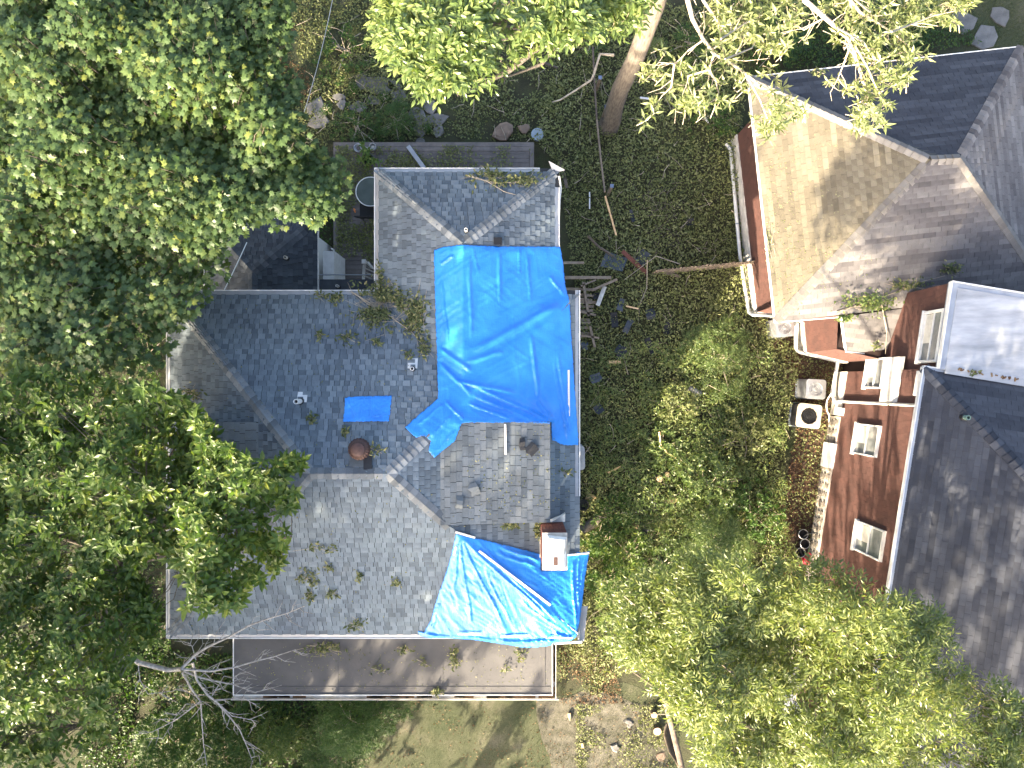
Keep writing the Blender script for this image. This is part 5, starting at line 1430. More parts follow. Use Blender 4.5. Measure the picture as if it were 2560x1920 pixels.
def sample_crown(rng, pxpoly, z, n, depth, lump, drop, seed, lscale=1.1, edge=.9, gapt=.22, inset=.15):
    poly = np.array([W(p[0], p[1], z)[:2] for p in pxpoly]); mn, mx = poly.min(0), poly.max(0)
    out = []
    while len(out) < n:
        q = rng.uniform(mn, mx, (n * 3, 2)); q = q[in_poly(q[:, 0], q[:, 1], poly)]
        q = q[poly_dist(q[:, 0], q[:, 1], poly) > inset]
        keep = vnoise(q[:, 0] * 1.0, q[:, 1] * 1.0, seed + 40) + rng.normal(0, .16, len(q)) > gapt      # natural gaps
        out.extend(q[keep].tolist())
    q = np.array(out[:n])
    dd = poly_dist(q[:, 0], q[:, 1], poly)
    zt = z + lump * (2 * vnoise(q[:, 0] * lscale, q[:, 1] * lscale, seed) - 1) + .4 * lump * (2 * vnoise(q[:, 0] * 2.7, q[:, 1] * 2.7, seed + 1) - 1) - drop * np.exp(-dd / edge)
    zz = zt - depth * np.clip(dd / 1.6, .08, 1) * rng.random(n) ** 2.4
    C = np.stack([q[:, 0], q[:, 1], zz], 1)
    ctr = poly.mean(0)
    o = np.concatenate([q - ctr, np.full((n, 1), 1.2)], 1); o = norm_rows(o + rng.normal(0, .6, o.shape))
    return C, o

def limbs(mb, rng, base, C, n_nodes, r0, sub=.35, zoff=1.0, subr=.014):
    idx = rng.choice(len(C), n_nodes, replace=False); nodes = []
    for i in idx:
        t = C[i] - np.array((0, 0, zoff)); a = np.array(base, float)
        pts = [a]
        for k in (1, 2, 3, 4, 5):
            f = k / 5; p = a + (t - a) * f; p[2] = a[2] + (t[2] - a[2]) * f ** .75; pts.append(p + rng.normal(0, .10, 3) * (k < 5))
        rr = r0 * rng.uniform(.55, 1) * np.linspace(1, .22, 6); mb.tube(pts, rr, 6); nodes += [pts[3], pts[4], pts[5]]
    nodes = np.array(nodes)
    for i in rng.choice(len(C), int(len(C) * sub), replace=False):
        d = np.linalg.norm(nodes - C[i], axis=1); k = int(np.argmin(d))
        if d[k] < .3 or d[k] > 3.2: continue
        e = C[i] - np.array((0, 0, .25)); m_ = (nodes[k] + e) / 2 + rng.normal(0, .12, 3)
        mb.tube([nodes[k], m_, e], [subr, subr * .8, subr * .45], 4, cap=False)

def tree(name, label, base_xy, trunk_top, r, crown_args, style, size, T, mat, n_single, seed, bark='bark', n_nodes=9, trunk_pts=None, group=None, **kw):
    rng = np.random.default_rng(seed)
    t = thing(name, (base_xy[0], base_xy[1], 0), label, 'tree', group)
    tk = MB()
    if trunk_pts is None:
        b = np.array((base_xy[0], base_xy[1], 0.0)); e = np.array(trunk_top, float)
        trunk_pts = [b, b + (e - b) * .3 + rng.normal(0, .08, 3) * (1, 1, 0), b + (e - b) * .65 + rng.normal(0, .08, 3) * (1, 1, 0), e]
    rr = np.linspace(1, .62, len(trunk_pts)) * r; rr[0] *= 1.2
    tk.tube(trunk_pts, rr, 14); tko = tk.build('trunk', M[bark], t, smooth=True)
    Cs, Os = [], []
    for ca in crown_args:
        c, o = sample_crown(rng, **ca); Cs.append(c); Os.append(o)
    C = np.concatenate(Cs); O = np.concatenate(Os)
    lm = MB(); limbs(lm, rng, trunk_pts[-1], C, n_nodes, r * .5, sub=.10, subr=.010); lm.build('limbs', M[bark], t, smooth=True)
    build_crown(t, rng, style, C, O, size, T, M and mat, n_single, **kw)
    return t

# ------------------------------------------------------------------ trees
MAPLE_PX = [(-140, -140), (705, -140), (700, 60), (690, 140), (738, 190), (712, 275), (765, 335), (825, 380), (840, 435), (805, 520), (745, 555), (700, 540), (650, 555), (600, 570), (545, 590), (515, 685), (470, 700), (490, 780), (440, 790), (385, 830), (365, 890), (270, 930), (120, 900), (-140, 960)]
tree('maple_tree', 'big maple with lobed leaves filling the upper left corner', (-9.6, 7.3), (-8.7, 6.0, 5.2), .28,
     [dict(pxpoly=MAPLE_PX, z=8.7, n=2700, depth=2.4, lump=.75, drop=.5, seed=1)], 'maple', .175, T_MAPLE, 'leaf_maple', 300, 101, n_nodes=10, tilt=.30, twig='bark_dark')
HICK_PX = [(-140, 900), (100, 900), (260, 930), (340, 960), (390, 930), (440, 1000), (515, 1030), (520, 1090), (600, 1115), (640, 1130), (738, 1130), (748, 1180), (705, 1225), (762, 1225), (740, 1262), (716, 1300), (702, 1350), (720, 1385), (690, 1430), (705, 1470), (662, 1500), (600, 1540), (550, 1545), (505, 1525), (430, 1500), (370, 1470), (310, 1440), (255, 1490), (325, 1590), (318, 1700), (280, 1780), (235, 1850), (190, 2000), (-140, 2000)]
tree('hickory_tree', 'broad-leaved tree overhanging the roof at the lower left', (-10.2, -4.6), (-9.8, -4.4, 6.0), .26,
     [dict(pxpoly=HICK_PX, z=9.6, n=2400, depth=2.4, lump=.9, drop=.6, seed=11)], 'rosette', .215, T_OVATE, 'leaf_hickory', 300, 102, n_nodes=10, tilt=.3, twig='bark_dark')
ASH_PX = [(905, -120), (1660, -120), (1640, 30), (1590, 70), (1560, 105), (1500, 95), (1470, 125), (1420, 105), (1370, 125), (1330, 190), (1290, 150), (1262, 165), (1235, 215), (1215, 275), (1195, 268), (1188, 220), (1160, 250), (1110, 228), (1080, 250), (1030, 262), (990, 200), (955, 120), (905, 60)]
ash_trunk = [np.array((3.25, 8.72, 0)), np.array((3.32, 8.75, .5)), np.array((3.22, 8.7, 1.6)), np.array((3.18, 8.66, 3.2)), np.array((3.30, 8.7, 5.0)), np.array((3.36, 8.85, 7.5)), np.array((3.3, 9.0, 9.2))]
tree('ash_tree', 'sunlit yellow-green ash tree with thick grey trunk at the top centre', (3.25, 8.72), None, .32,
     [dict(pxpoly=ASH_PX, z=10.6, n=280, depth=1.6, lump=.5, drop=.5, seed=21, inset=.36, gapt=.36)], 'compound', .175, T_OVATE, 'leaf_ash', 300, 103, n_nodes=9, trunk_pts=ash_trunk, tilt=.75, tint0=.46)
RIGHT_PX = [(1560, 1560), (1600, 1480), (1700, 1440), (1760, 1400), (1850, 1395), (1905, 1440), (1965, 1450), (1990, 1420), (2060, 1420), (2140, 1425), (2205, 1430), (2212, 1480), (2260, 1490), (2330, 1515), (2375, 1540), (2425, 1560), (2405, 1600), (2430, 1640), (2400, 1660), (2430, 1685), (2490, 1695), (2530, 1715), (2560, 1740), (2640, 1795), (2700, 1880), (2740, 2030), (1800, 2030), (1760, 1920), (1700, 1800), (1640, 1750), (1560, 1700), (1520, 1640)]
rt = tree('walnut_tree', 'large sunlit tree with narrow leaflets filling the lower right corner', (8.3, -13.2), (7.6, -11.6, 5.6), .26,
     [dict(pxpoly=RIGHT_PX, z=10.0, n=1250, depth=2.4, lump=.9, drop=.5, seed=31, gapt=.12, inset=.22)], 'compound', .15, T_LANCE, 'leaf_walnut', 300, 104, n_nodes=7, tilt=.8, bark='bark', twig='bark_dark')
m = MB()
for pts, r0 in (([(1700, 1684), (1770, 1739), (1828, 1793), (1883, 1820), (1918, 1863), (1972, 1906), (2010, 1950)], .09), ([(1887, 1813), (1949, 1840), (2030, 1870)], .07), ([(1766, 1630), (1828, 1680), (1887, 1774), (1900, 1800)], .05), ([(1740, 1600), (1800, 1640), (1850, 1700)], .03), ([(1690, 1740), (1760, 1770), (1828, 1793)], .03), ([(1560, 1490), (1620, 1540), (1660, 1600), (1700, 1684)], .03)):
    m.tube([W(p[0], p[1], 9.1 - .1 * k) for k, p in enumerate(pts)], np.linspace(.3, .8, len(pts)) * r0, 7)
m.build('bare_limb', M['bark_pale'], rt, smooth=True)

# branches reaching in over the tan roof (trunk outside the picture, to the north)
rng = np.random.default_rng(105)
bt = thing('overhanging_tree', (7.5, 15.5, 0), 'pale branches and leaves with sun glare painted in, hanging over the tan roof from above', 'tree')
BZ2 = 10.4
BR = {'A': [(2011, -40), (2011, 0), (2062, 43), (2093, 70), (2120, 97), (2135, 128), (2147, 167), (2161, 218), (2172, 257), (2190, 288)], 'A2': [(2128, 109), (2108, 163), (2089, 210)],
      'A3': [(2093, 70), (2159, 105), (2182, 144), (2213, 187)], 'A4': [(2139, 117), (2170, 171), (2190, 218), (2209, 245)], 'A5': [(2062, 43), (2010, 75), (1985, 60)], 'A6': [(2110, -20), (2150, 30), (2230, 80), (2290, 130)], 'A7': [(2230, 80), (2330, 40), (2420, 20)],
      'B': [(1712, -40), (1719, 0), (1731, 47), (1758, 97), (1786, 136), (1813, 148), (1863, 183), (1906, 218), (1949, 241), (1985, 258)], 'B2': [(1752, -40), (1758, 0), (1793, 51), (1803, 97), (1813, 148)],
      'B3': [(1758, 100), (1719, 128), (1700, 148), (1686, 159), (1647, 156), (1620, 183)], 'B5': [(1686, 159), (1678, 218), (1655, 240), (1639, 262)], 'B4': [(1786, 136), (1770, 175), (1789, 202), (1797, 233), (1790, 250)],
      'B6': [(1803, 97), (1860, 60), (1920, 30)], 'B7': [(1813, 148), (1880, 120), (1890, 100)], 'B8': [(1863, 183), (1900, 250), (1920, 300), (1945, 320)], 'B9': [(1770, 175), (1720, 190), (1715, 220), (1730, 260)], 'A8': [(2175, 30), (2090, -40), (2080, -80)]}
m = MB(); tips = []
for k, pts in BR.items():
    r0 = {'A': .055, 'B': .050, 'B2': .04, 'A6': .035}.get(k, .020)
    P = [W(p[0], p[1], BZ2 - .12 * i + .2 * math.sin(i * 1.3 + len(k))) for i, p in enumerate(pts)]
    m.tube(P, np.linspace(1, .3, len(P)) * r0, 7)
    for i in range(len(P) - 1):
        for _ in range(3 if len(k) > 1 else 4):
            f = rng.random(); q = P[i] + (P[i + 1] - P[i]) * f; d = P[i + 1] - P[i]; d /= np.linalg.norm(d)
            e = q + d * .2 + rng.normal(0, .22, 3) * (1, 1, .5)
            if rng.random() < .5: m.tube([q, (q + e) / 2 + rng.normal(0, .03, 3), e], [.009, .007, .004], 4, cap=False)
            if i >= len(P) * .45 or rng.random() < .12: tips.append(e)
    tips += [P[-1], P[-1] + rng.normal(0, .1, 3)]
for (poly, n) in (([(1785, -60), (2030, -60), (2015, 55), (1985, 105), (1940, 100), (1925, 60), (1850, 105), (1805, 125)], 130), ([(2060, -60), (2470, -60), (2420, 40), (2330, 40), (2295, 110), (2290, 175), (2245, 215), (2200, 200), (2165, 120), (2120, 50)], 190), ([(1640, 150), (1700, 150), (1790, 190), (1775, 270), (1700, 240)], 26), ([(1900, 260), (2030, 250), (1990, 300), (1930, 320)], 22), ([(2170, 250), (2230, 260), (2235, 310), (2190, 320)], 13)):
    wp_ = np.array([W(p[0], p[1], BZ2)[:2] for p in poly]); c = 0
    while c < n:
        q = rng.uniform(wp_.min(0), wp_.max(0), 2)
        if in_poly(np.array([q[0]]), np.array([q[1]]), wp_)[0]: tips.append(np.array((q[0], q[1], BZ2 - .7 * rng.random()))); c += 1
m.build('branches', M['bark_pale'], bt, smooth=True)
m = MB(); m.tube([(7.5, 15.5, 0), (7.4, 15.2, 4), (7.0, 14.4, 8), W(2011, -60, BZ2)], [.3, .26, .18, .06], 10); m.tube([(7.4, 15.2, 5), (5.6, 12.5, 9), W(1712, -60, BZ2)], [.2, .12, .05], 8); m.build('trunk', M['bark'], bt, smooth=True)
C = np.array(tips); O = norm_rows(rng.normal(0, .6, C.shape) + np.array((0, -.3, .8)))
build_crown(bt, rng, 'rosette', C, O, .20, T_LANCE, 'leaf_sunlit', 300, tint0=.5, tilt=.85)

# small tree with a curved trunk beside the lawn
tree('curved_tree', 'small sunlit tree with curved dark trunk beside the front lawn', W(1690, 1930)[:2], None, .13,
     [dict(pxpoly=[(1480, 1540), (1500, 1470), (1600, 1440), (1700, 1500), (1760, 1600), (1740, 1700), (1660, 1740), (1560, 1700), (1490, 1640)], z=4.4, n=330, depth=1.3, lump=.6, drop=.6, seed=41)], 'rosette', .17, T_LANCE, 'leaf_ash', 150, 106, n_nodes=7,
     trunk_pts=[W(1672, 1818, .0), W(1668, 1840, .3), W(1680, 1880, .9), W(1705, 1925, 1.5), W(1700, 1900, 2.4), W(1660, 1740, 3.2)], bark='bark_dark', tilt=.45, tint0=.5)

# ------------------------------------------------------------------ shrubs
def shrub(px, py, rpx, hgt, n, style, size, T, mat, label, seed, squash=1.0, group='shrubs in the yard', n_single=0, tint0=.42, name='shrub'):
    rng = np.random.default_rng(seed); c = W(px, py, 0); R = rpx * (CAM_H - hgt) / FPX
    t = thing(name, (c[0], c[1], 0), label, 'shrub', group)
    a = rng.uniform(0, 2 * math.pi, n); ro = R * np.sqrt(rng.random(n)) * (1 + .25 * np.sin(a * 3 + seed) + .15 * np.sin(a * 5 + 2 * seed))
    z = hgt * (1 - .55 * (ro / R) ** 2) * (.75 + .35 * vnoise(c[0] + ro * np.cos(a) * 1.2, c[1] + ro * np.sin(a) * 1.2, seed)) - .5 * hgt * rng.random(n) ** 2.2
    cc = W(px, py, hgt * .6)
    C = np.stack([cc[0] + ro * np.cos(a), cc[1] + squash * ro * np.sin(a), np.maximum(.08, z)], 1)
    O = norm_rows(np.stack([np.cos(a) * ro / R, np.sin(a) * ro / R, np.full(n, .9)], 1) + rng.normal(0, .35, (n, 3)))
    m = MB()
    for i in rng.choice(n, min(14, n), replace=False): m.tube([np.array((c[0] + rng.normal(0, .08), c[1] + rng.normal(0, .08), 0)), (np.array((c[0], c[1], 0)) + C[i]) / 2 + rng.normal(0, .05, 3), C[i]], [.02, .014, .006], 5, cap=False)
    m.build('stem', M['bark_pale'], t)
    P, D, S = leaves_of(rng, style, C, O, size); X, Y, Z = leaf_frames(rng, D, .4)
    mb = MB(); leaf_mesh(mb, T, P, X, Y, Z, S, np.clip(rng.normal(tint0, .17, len(P)), 0, .97)); mb.build('foliage', M[mat], t)
SH = [
 (1800, 890, 95, 1.2, 95, 'compound', .10, T_LANCE, 'leaf_ash', 'bright feathery bush near the air conditioners'),
 (1690, 1010, 75, .9, 110, 'rosette', .12, T_OVATE, 'leaf_litter', 'low leafy mound in the middle of the yard'),
 (1655, 1110, 70, 1.0, 100, 'rosette', .12, T_OVATE, 'leaf_ash', 'sunlit yellow-green bush above the cut logs'),
 (1775, 1215, 110, 1.4, 190, 'rosette', .13, T_OVATE, 'leaf_ash', 'broad sunlit bush right of the cut logs'),
 (1870, 1090, 85, .9, 120, 'rosette', .12, T_OVATE, 'leaf_litter', 'leafy mound left of the beige air conditioner'),
 (1880, 1290, 95, 1.3, 150, 'rosette', .13, T_OVATE, 'leaf_shrub', 'dense shrub left of the flower pots'),
 (1535, 1285, 62, 1.1, 70, 'rosette', .17, T_LANCE, 'leaf_shrub', 'dark rhododendron right of the eave end'),
 (1500, 1350, 55, 1.3, 65, 'rosette', .18, T_LANCE, 'leaf_shrub', 'rhododendron beside the chimney tarp'),
 (1570, 1385, 80, 1.5, 100, 'rosette', .18, T_LANCE, 'leaf_hickory', 'glossy rhododendron below the sawn log end'),
 (1650, 1420, 95, 1.7, 140, 'rosette', .16, T_LANCE, 'leaf_ash', 'sunlit shrub above the small curved tree'),
 (1520, 1450, 60, 1.4, 80, 'rosette', .17, T_LANCE, 'leaf_shrub', 'dark glossy shrub beside the tarp edge'),
 (1790, 1360, 95, 1.6, 150, 'compound', .11, T_LANCE, 'leaf_ash', 'bright green shrub above the large tree crown'),
 (1720, 110, 70, 1.2, 90, 'rosette', .12, T_LANCE, 'leaf_shrub', 'evergreen shrub right of the big trunk'),
 (1635, 120, 45, 1.0, 55, 'rosette', .13, T_LANCE, 'leaf_walnut', 'blue-green small shrub touching the big trunk'),
 (1850, 60, 80, 1.1, 110, 'rosette', .11, T_LANCE, 'leaf_bright', 'mossy green bush behind the pale branches'),
 (1960, 100, 80, 1.2, 110, 'rosette', .11, T_OVATE, 'leaf_shrub', 'dark bush behind the tan roof'),
 (1790, 290, 70, 1.0, 90, 'rosette', .11, T_OVATE, 'leaf_shrub', 'dark shrub at the corner of the brown house'),
 (1770, 190, 60, .9, 80, 'rosette', .10, T_LANCE, 'leaf_bright', 'yellow-green low bush under the pale branches'),
 (2280, 40, 70, .9, 80, 'rosette', .11, T_OVATE, 'leaf_shrub', 'shrub beside the flagstones at the top right'),
 (2200, 90, 60, .8, 70, 'rosette', .10, T_LANCE, 'leaf_shrub', 'low plants along the back of the tan roof'),
 (870, 1810, 95, 2.4, 260, 'compound', .085, T_LANCE, 'leaf_bright', 'dense dark green conical shrub on the front lawn'),
 (830, 1900, 90, 2.0, 190, 'compound', .085, T_LANCE, 'leaf_shrub', 'second dense shrub at the bottom edge'),
 (960, 1790, 55, 1.4, 90, 'compound', .08, T_LANCE, 'leaf_shrub', 'small shrub under the porch gutter'),
 (690, 1850, 60, 1.2, 80, 'compound', .09, T_OVATE, 'leaf_hickory', 'small leafy bush beside the dead branch tips'),
 (560, 1890, 75, 1.8, 110, 'compound', .09, T_OVATE, 'leaf_shrub', 'bushy sapling below the dead branch'),
 (420, 1870, 95, 2.2, 150, 'compound', .10, T_OVATE, 'leaf_bright', 'fresh green sapling at the bottom edge'),
 (480, 1740, 100, 1.2, 130, 'rosette', .13, T_OVATE, 'leaf_shrub', 'dark undergrowth beneath the dead branch'),
 (390, 1560, 75, 1.5, 90, 'rosette', .11, T_OVATE, 'leaf_shrub', 'dark shrub left of the house corner'),
 (600, 1790, 80, 1.0, 90, 'rosette', .13, T_OVATE, 'leaf_shrub', 'dark undergrowth below the porch'),
 (860, 130, 80, .5, 80, 'rosette', .12, T_OVATE, 'leaf_shrub', 'ivy patch above the flagstone path'),
 (890, 310, 70, .6, 80, 'rosette', .10, T_OVATE, 'leaf_shrub', 'dark low plant between path and deck'),
 (990, 300, 48, .6, 60, 'compound', .07, T_LANCE, 'leaf_shrub', 'small dark conifer beside the deck'),
 (370, 880, 60, 1.2, 60, 'rosette', .13, T_OVATE, 'leaf_shrub', 'deep shaded shrub beside the west eave'),
 (1480, 60, 70, 1.4, 80, 'rosette', .12, T_LANCE, 'leaf_shrub', 'shaded shrub left of the big trunk'),
]
for k, a in enumerate(SH): shrub(*a, seed=300 + k)
for k, (px, py, r, lb) in enumerate([(958, 240, 17, 'bright green fern tuft on the largest flagstone'), (884, 222, 18, 'green tuft left of the flagstones'), (815, 275, 20, 'bright moss-like tuft beside the leftmost flagstone'), (1068, 318, 12, 'small green tuft near the deck end of the path'), (1060, 115, 22, 'green fern under the ash crown')]):
    shrub(px, py, r, .22, 60, 'rosette', .07, T_LANCE, 'leaf_bright', lb, 360 + k, group='fern tufts on the path', tint0=.3, name='fern')
# potted plant on the deck
q = W(925, 405, DZ); pp = thing('potted_plant', q, 'potted plant with bright green leaves beside the wing corner', 'plant')
m = MB(); m.lathe([(.12, 0), (.17, .28), (.18, .30), (.15, .3), (.14, .2)], q, 16); m.build('pot', M['black'], pp)
rng = np.random.default_rng(9); C = q + np.stack([rng.normal(0, .14, 14), rng.normal(0, .16, 14), .35 + .3 * rng.random(14)], 1); O = norm_rows(rng.normal(0, .5, (14, 3)) + (0, 0, 1))
P, D, S = leaves_of(rng, 'rosette', C, O, .15); X, Y, Z = leaf_frames(rng, D, .4); mb = MB(); leaf_mesh(mb, T_OVATE, P, X, Y, Z, S * 1.1, rng.uniform(.4, .95, len(P))); mb.build('foliage', M['leaf_bright'], pp)

# ------------------------------------------------------------------ dead branch lying over the porch
db = thing('dead_branch', W(460, 1673, 5.8), 'bleached bare dead branch hanging over the eave and porch roof', 'branch')
rng = np.random.default_rng(77)
DB = [([(307, 1640), (350, 1657), (420, 1675), (455, 1673)], .075, .05, 5.6, 5.9), ([(455, 1670), (486, 1638), (517, 1618), (575, 1591), (622, 1564), (673, 1546), (719, 1533), (762, 1515)], .042, .008, 5.9, 6.75),
      ([(455, 1673), (525, 1678), (583, 1669), (638, 1653), (684, 1642), (739, 1624)], .032, .007, 5.9, 5.6), ([(459, 1677), (494, 1692), (544, 1704), (583, 1711), (638, 1731), (704, 1713)], .030, .007, 5.85, 5.0),
      ([(482, 1657), (492, 1700), (517, 1735), (544, 1758), (575, 1793), (599, 1824), (618, 1867), (632, 1905)], .034, .007, 5.9, 4.6), ([(455, 1680), (482, 1727), (502, 1754), (505, 1805), (509, 1863), (517, 1915)], .030, .007, 5.8, 4.4),
      ([(500, 1754), (440, 1800), (380, 1830), (330, 1838)], .018, .005, 5.5, 4.9), ([(345, 1655), (350, 1700), (370, 1735), (430, 1728), (455, 1720)], .014, .005, 5.6, 5.2), ([(537, 1750), (580, 1790), (630, 1800), (640, 1815)], .016, .004, 5.6, 5.0), ([(537, 1750), (610, 1745), (650, 1770)], .016, .004, 5.6, 5.1), ([(530, 1740), (560, 1690), (625, 1705)], .014, .004, 5.6, 5.4), ([(510, 1760), (465, 1760), (440, 1790), (405, 1850)], .012, .004, 5.4, 4.8), ([(490, 1650), (480, 1615), (470, 1605)], .012, .004, 6, 6.1)]
m = MB(); m2 = MB()
for i, (pts, r0, r1, z0, z1) in enumerate(DB):
    P = [W(p[0], p[1], z0 + (z1 - z0) * k / (len(pts) - 1)) for k, p in enumerate(pts)]
    (m if i < 6 else m2).tube(P, np.linspace(r0, r1, len(P)), 7)
    for k in range(1, len(P)):
        for _ in range(3 if i else 0):
            f = rng.random(); q = P[k - 1] + (P[k] - P[k - 1]) * f; d = P[k] - P[k - 1]; d /= np.linalg.norm(d)
            s = np.cross(d, (0, 0, 1)) * rng.choice([-1, 1]); L = .2 + .45 * rng.random()
            e1 = q + (d * .6 + s * .6 + rng.normal(0, .2, 3)) * L * .5; e2 = e1 + (d * .7 + s * .35 + rng.normal(0, .25, 3)) * L * .6
            m2.tube([q, e1, e2], [.010, .007, .003], 4, cap=False)
            if rng.random() < .6: m2.tube([e1, e1 + (d + rng.normal(0, .5, 3)) * .16], [.006, .002], 4, cap=False)
m.build('limb', M['dead'], db, smooth=True); m2.build('twigs', M['dead'], db)
m = MB(); a = W(307, 1640, 5.6); m.tube([a, a + (-.06, .02, 0)], .07, 9); m.build('broken_end', M['fresh_wood'], db)

# ------------------------------------------------------------------ leafy sprigs blown onto the roofs
PORCH_H = lambda x, y: 3.0
def sprig(px, py, rx, ry, n, h, label, seed, mat='leaf_sprig', size=.115, stem=None, lift=.05, group='storm-blown leafy twigs on the roofs', thickness=.10, name='leafy_twig', z0=5.0):
    rng = np.random.default_rng(seed); n = n if n > 110 else int(n * 1.7)
    base = surf(px, py, h, 0, z0); t = thing(name, base, label, 'branch', group)
    m = MB(); stems = stem or [[(px - rx * .8, py - ry * .5), (px, py), (px + rx * .8, py + ry * .6)]]
    for s in stems:
        P = [surf(p[0], p[1], h, lift * .8, z0) for p in s]; m.tube(P, np.linspace(.02 if stem else .010, .005, len(P)), 5)
    for _ in range(max(2, n // 12)):
        a = rng.normal(0, .45, 2); b = a + rng.normal(0, .4, 2); m.tube([surf(px + a[0] * rx, py + a[1] * ry, h, lift, z0), surf(px + b[0] * rx, py + b[1] * ry, h, lift + .03, z0)], [.006, .003], 4)
    m.build('stem', M['bark_pale'], t)
    pts = rng.normal(0, .5, (n, 2)); g_ = vnoise(pts[:, 0] * 2.2 + seed, pts[:, 1] * 2.2, seed) > .33; pts = pts[g_] if g_.sum() > 4 else pts
    P = np.array([surf(px + p[0] * rx, py + p[1] * ry, h, lift * .5 + thickness * rng.random(), z0) for p in pts]); D = rng.normal(0, 1, (len(P), 3)) * (1, 1, .3)
    X, Y, Z = leaf_frames(rng, D, .55); mb = MB(); leaf_mesh(mb, T_OVATE, P, X, Y, Z, size * rng.uniform(.6, 1.2, len(P)), np.clip(rng.normal(.5, .24, len(P)), 0, 1)); mb.build('leaves', M[mat], t)
SP = [
 (955, 765, 62, 48, 1500, house_hs, 'large wilted leafy branch lying in the roof valley', dict(stem=[[(880, 730), (960, 780), (1030, 830), (1084, 893)], [(960, 780), (920, 760), (900, 745)]], thickness=.16)),
 (1040, 790, 30, 45, 520, house_hs, 'leafy branch end beside the blue tarp at the valley', {}),
 (950, 700, 12, 45, 130, house_hs, 'thin leafy strip along the wing west eave', {}),
 (1060, 865, 14, 26, 120, house_hs, 'narrow leafy stem pointing at the tarp edge', {}),
 (1225, 445, 48, 22, 380, house_hs, 'leafy branch on the north edge of the wing roof', dict(stem=[[(1170, 440), (1240, 460), (1300, 455), (1345, 445)], [(1220, 455), (1260, 480), (1290, 488)]])),
 (1310, 450, 32, 16, 190, house_hs, 'leafy branch tip near the wing corner', {}),
 (840, 745, 18, 14, 40, house_hs, 'leafy twig at the eave left of the valley branch', {}), (805, 740, 22, 10, 22, house_hs, 'sparse leafy twig farthest left on the north eave', {}), (800, 838, 9, 12, 22, house_hs, 'small sprig alone on the north slope', {}),
 (872, 845, 22, 18, 48, house_hs, 'leafy sprig left of the valley branch end', {}), (945, 855, 12, 9, 20, house_hs, 'tiny leaf cluster under the valley branch', {}), (1020, 885, 10, 16, 26, house_hs, 'thin sprig above the short vent pipe', {}),
 (783, 1045, 10, 12, 22, house_hs, 'sprig below the tall vent pipe', {}), (866, 1077, 9, 9, 22, house_hs, 'leaf cluster above the turbine vent', {}), (940, 1125, 20, 14, 30, house_hs, 'leafy twig behind the turbine vent', {}),
 (480, 985, 26, 16, 44, house_hs, 'leafy twig on the shaded west slope', {}), (805, 1372, 30, 12, 60, house_hs, 'upper sprig on the south slope', {}), (770, 1445, 26, 18, 70, house_hs, 'densest sprig cluster on the south slope', {}), (775, 1490, 10, 18, 30, house_hs, 'lower tail of sprigs on the south slope', {}),
 (820, 1420, 14, 8, 22, house_hs, 'small sprig right of the densest cluster', {}), (835, 1482, 18, 8, 26, house_hs, 'thin sprig low on the south slope', {}), (900, 1438, 9, 9, 20, house_hs, 'small sprig in the middle of the south slope', {}), (990, 1455, 16, 10, 24, house_hs, 'small sprig left of the chimney tarp', {}), (893, 1562, 22, 14, 44, house_hs, 'leafy sprig above the south gutter', {}),
 (1275, 1312, 22, 8, 40, house_hs, 'yellowed leaf pile at the foot of the dormer', {}), (1344, 1322, 8, 20, 44, house_hs, 'yellow leaves wedged beside the chimney', {}), (1420, 1180, 16, 8, 18, house_hs, 'few leaves on the slope beside the east gutter', {}),
 (815, 1620, 50, 16, 170, PORCH_H, 'dark leaf pile on the porch under the eave', dict(z0=3.0)), (1010, 1622, 20, 9, 32, PORCH_H, 'small twig heap on the porch near the eave', dict(z0=3.0)), (1137, 1645, 14, 26, 60, PORCH_H, 'upright leafy twig in the middle of the porch roof', dict(z0=3.0)), (1303, 1640, 11, 22, 44, PORCH_H, 'leafy twig on the sunny end of the porch roof', dict(z0=3.0)), (1092, 1728, 16, 9, 44, PORCH_H, 'leaf tuft at the porch edge', dict(z0=3.0)), (948, 1675, 24, 12, 36, PORCH_H, 'twiggy clump in the middle left of the porch roof', dict(z0=3.0)), (1058, 1655, 20, 16, 16, PORCH_H, 'bare twig tangle on the porch roof', dict(z0=3.0)), (1262, 1672, 10, 8, 14, PORCH_H, 'tiny green sprig on the porch roof', dict(z0=3.0)),
 (2165, 760, 70, 26, 480, tan_h, 'sunlit leafy branch lying across the tan roof', dict(z0=3.5, mat='leaf_ash', thickness=.25, stem=[[(2090, 780), (2170, 755), (2240, 730), (2300, 705), (2360, 690)], [(2200, 745), (2215, 830), (2212, 885)]])), (2270, 715, 60, 16, 220, tan_h, 'leafy tail of the branch on the tan roof', dict(z0=3.5, mat='leaf_sprig', thickness=.15)), (2375, 672, 22, 16, 60, tan_h, 'leaf clump against the white flat roof corner', dict(z0=3.5)), (2185, 865, 12, 12, 24, tan_h, 'small green sprig on the lower tan roof', dict(z0=3.2)), (2110, 795, 22, 10, 60, tan_h, 'leaf bunch hanging over the tan roof edge', dict(z0=3.2, mat='leaf_ash')),
 (1920, 610, 10, 60, 90, tan_h, 'moss-yellow leaf line along the tan roof edge', dict(z0=3.3, size=.05, mat='leaf_ash', thickness=.03)), (2435, 935, 10, 8, 16, lambda x, y: 5.62, 'single green sprig on the white flat roof', dict(z0=5.6)), (2040, 180, 24, 10, 26, tan_h, 'faded twig on the dark north slope', dict(z0=3.5))]
for k, a in enumerate(SP): sprig(*a[:7], seed=500 + k, **a[7])

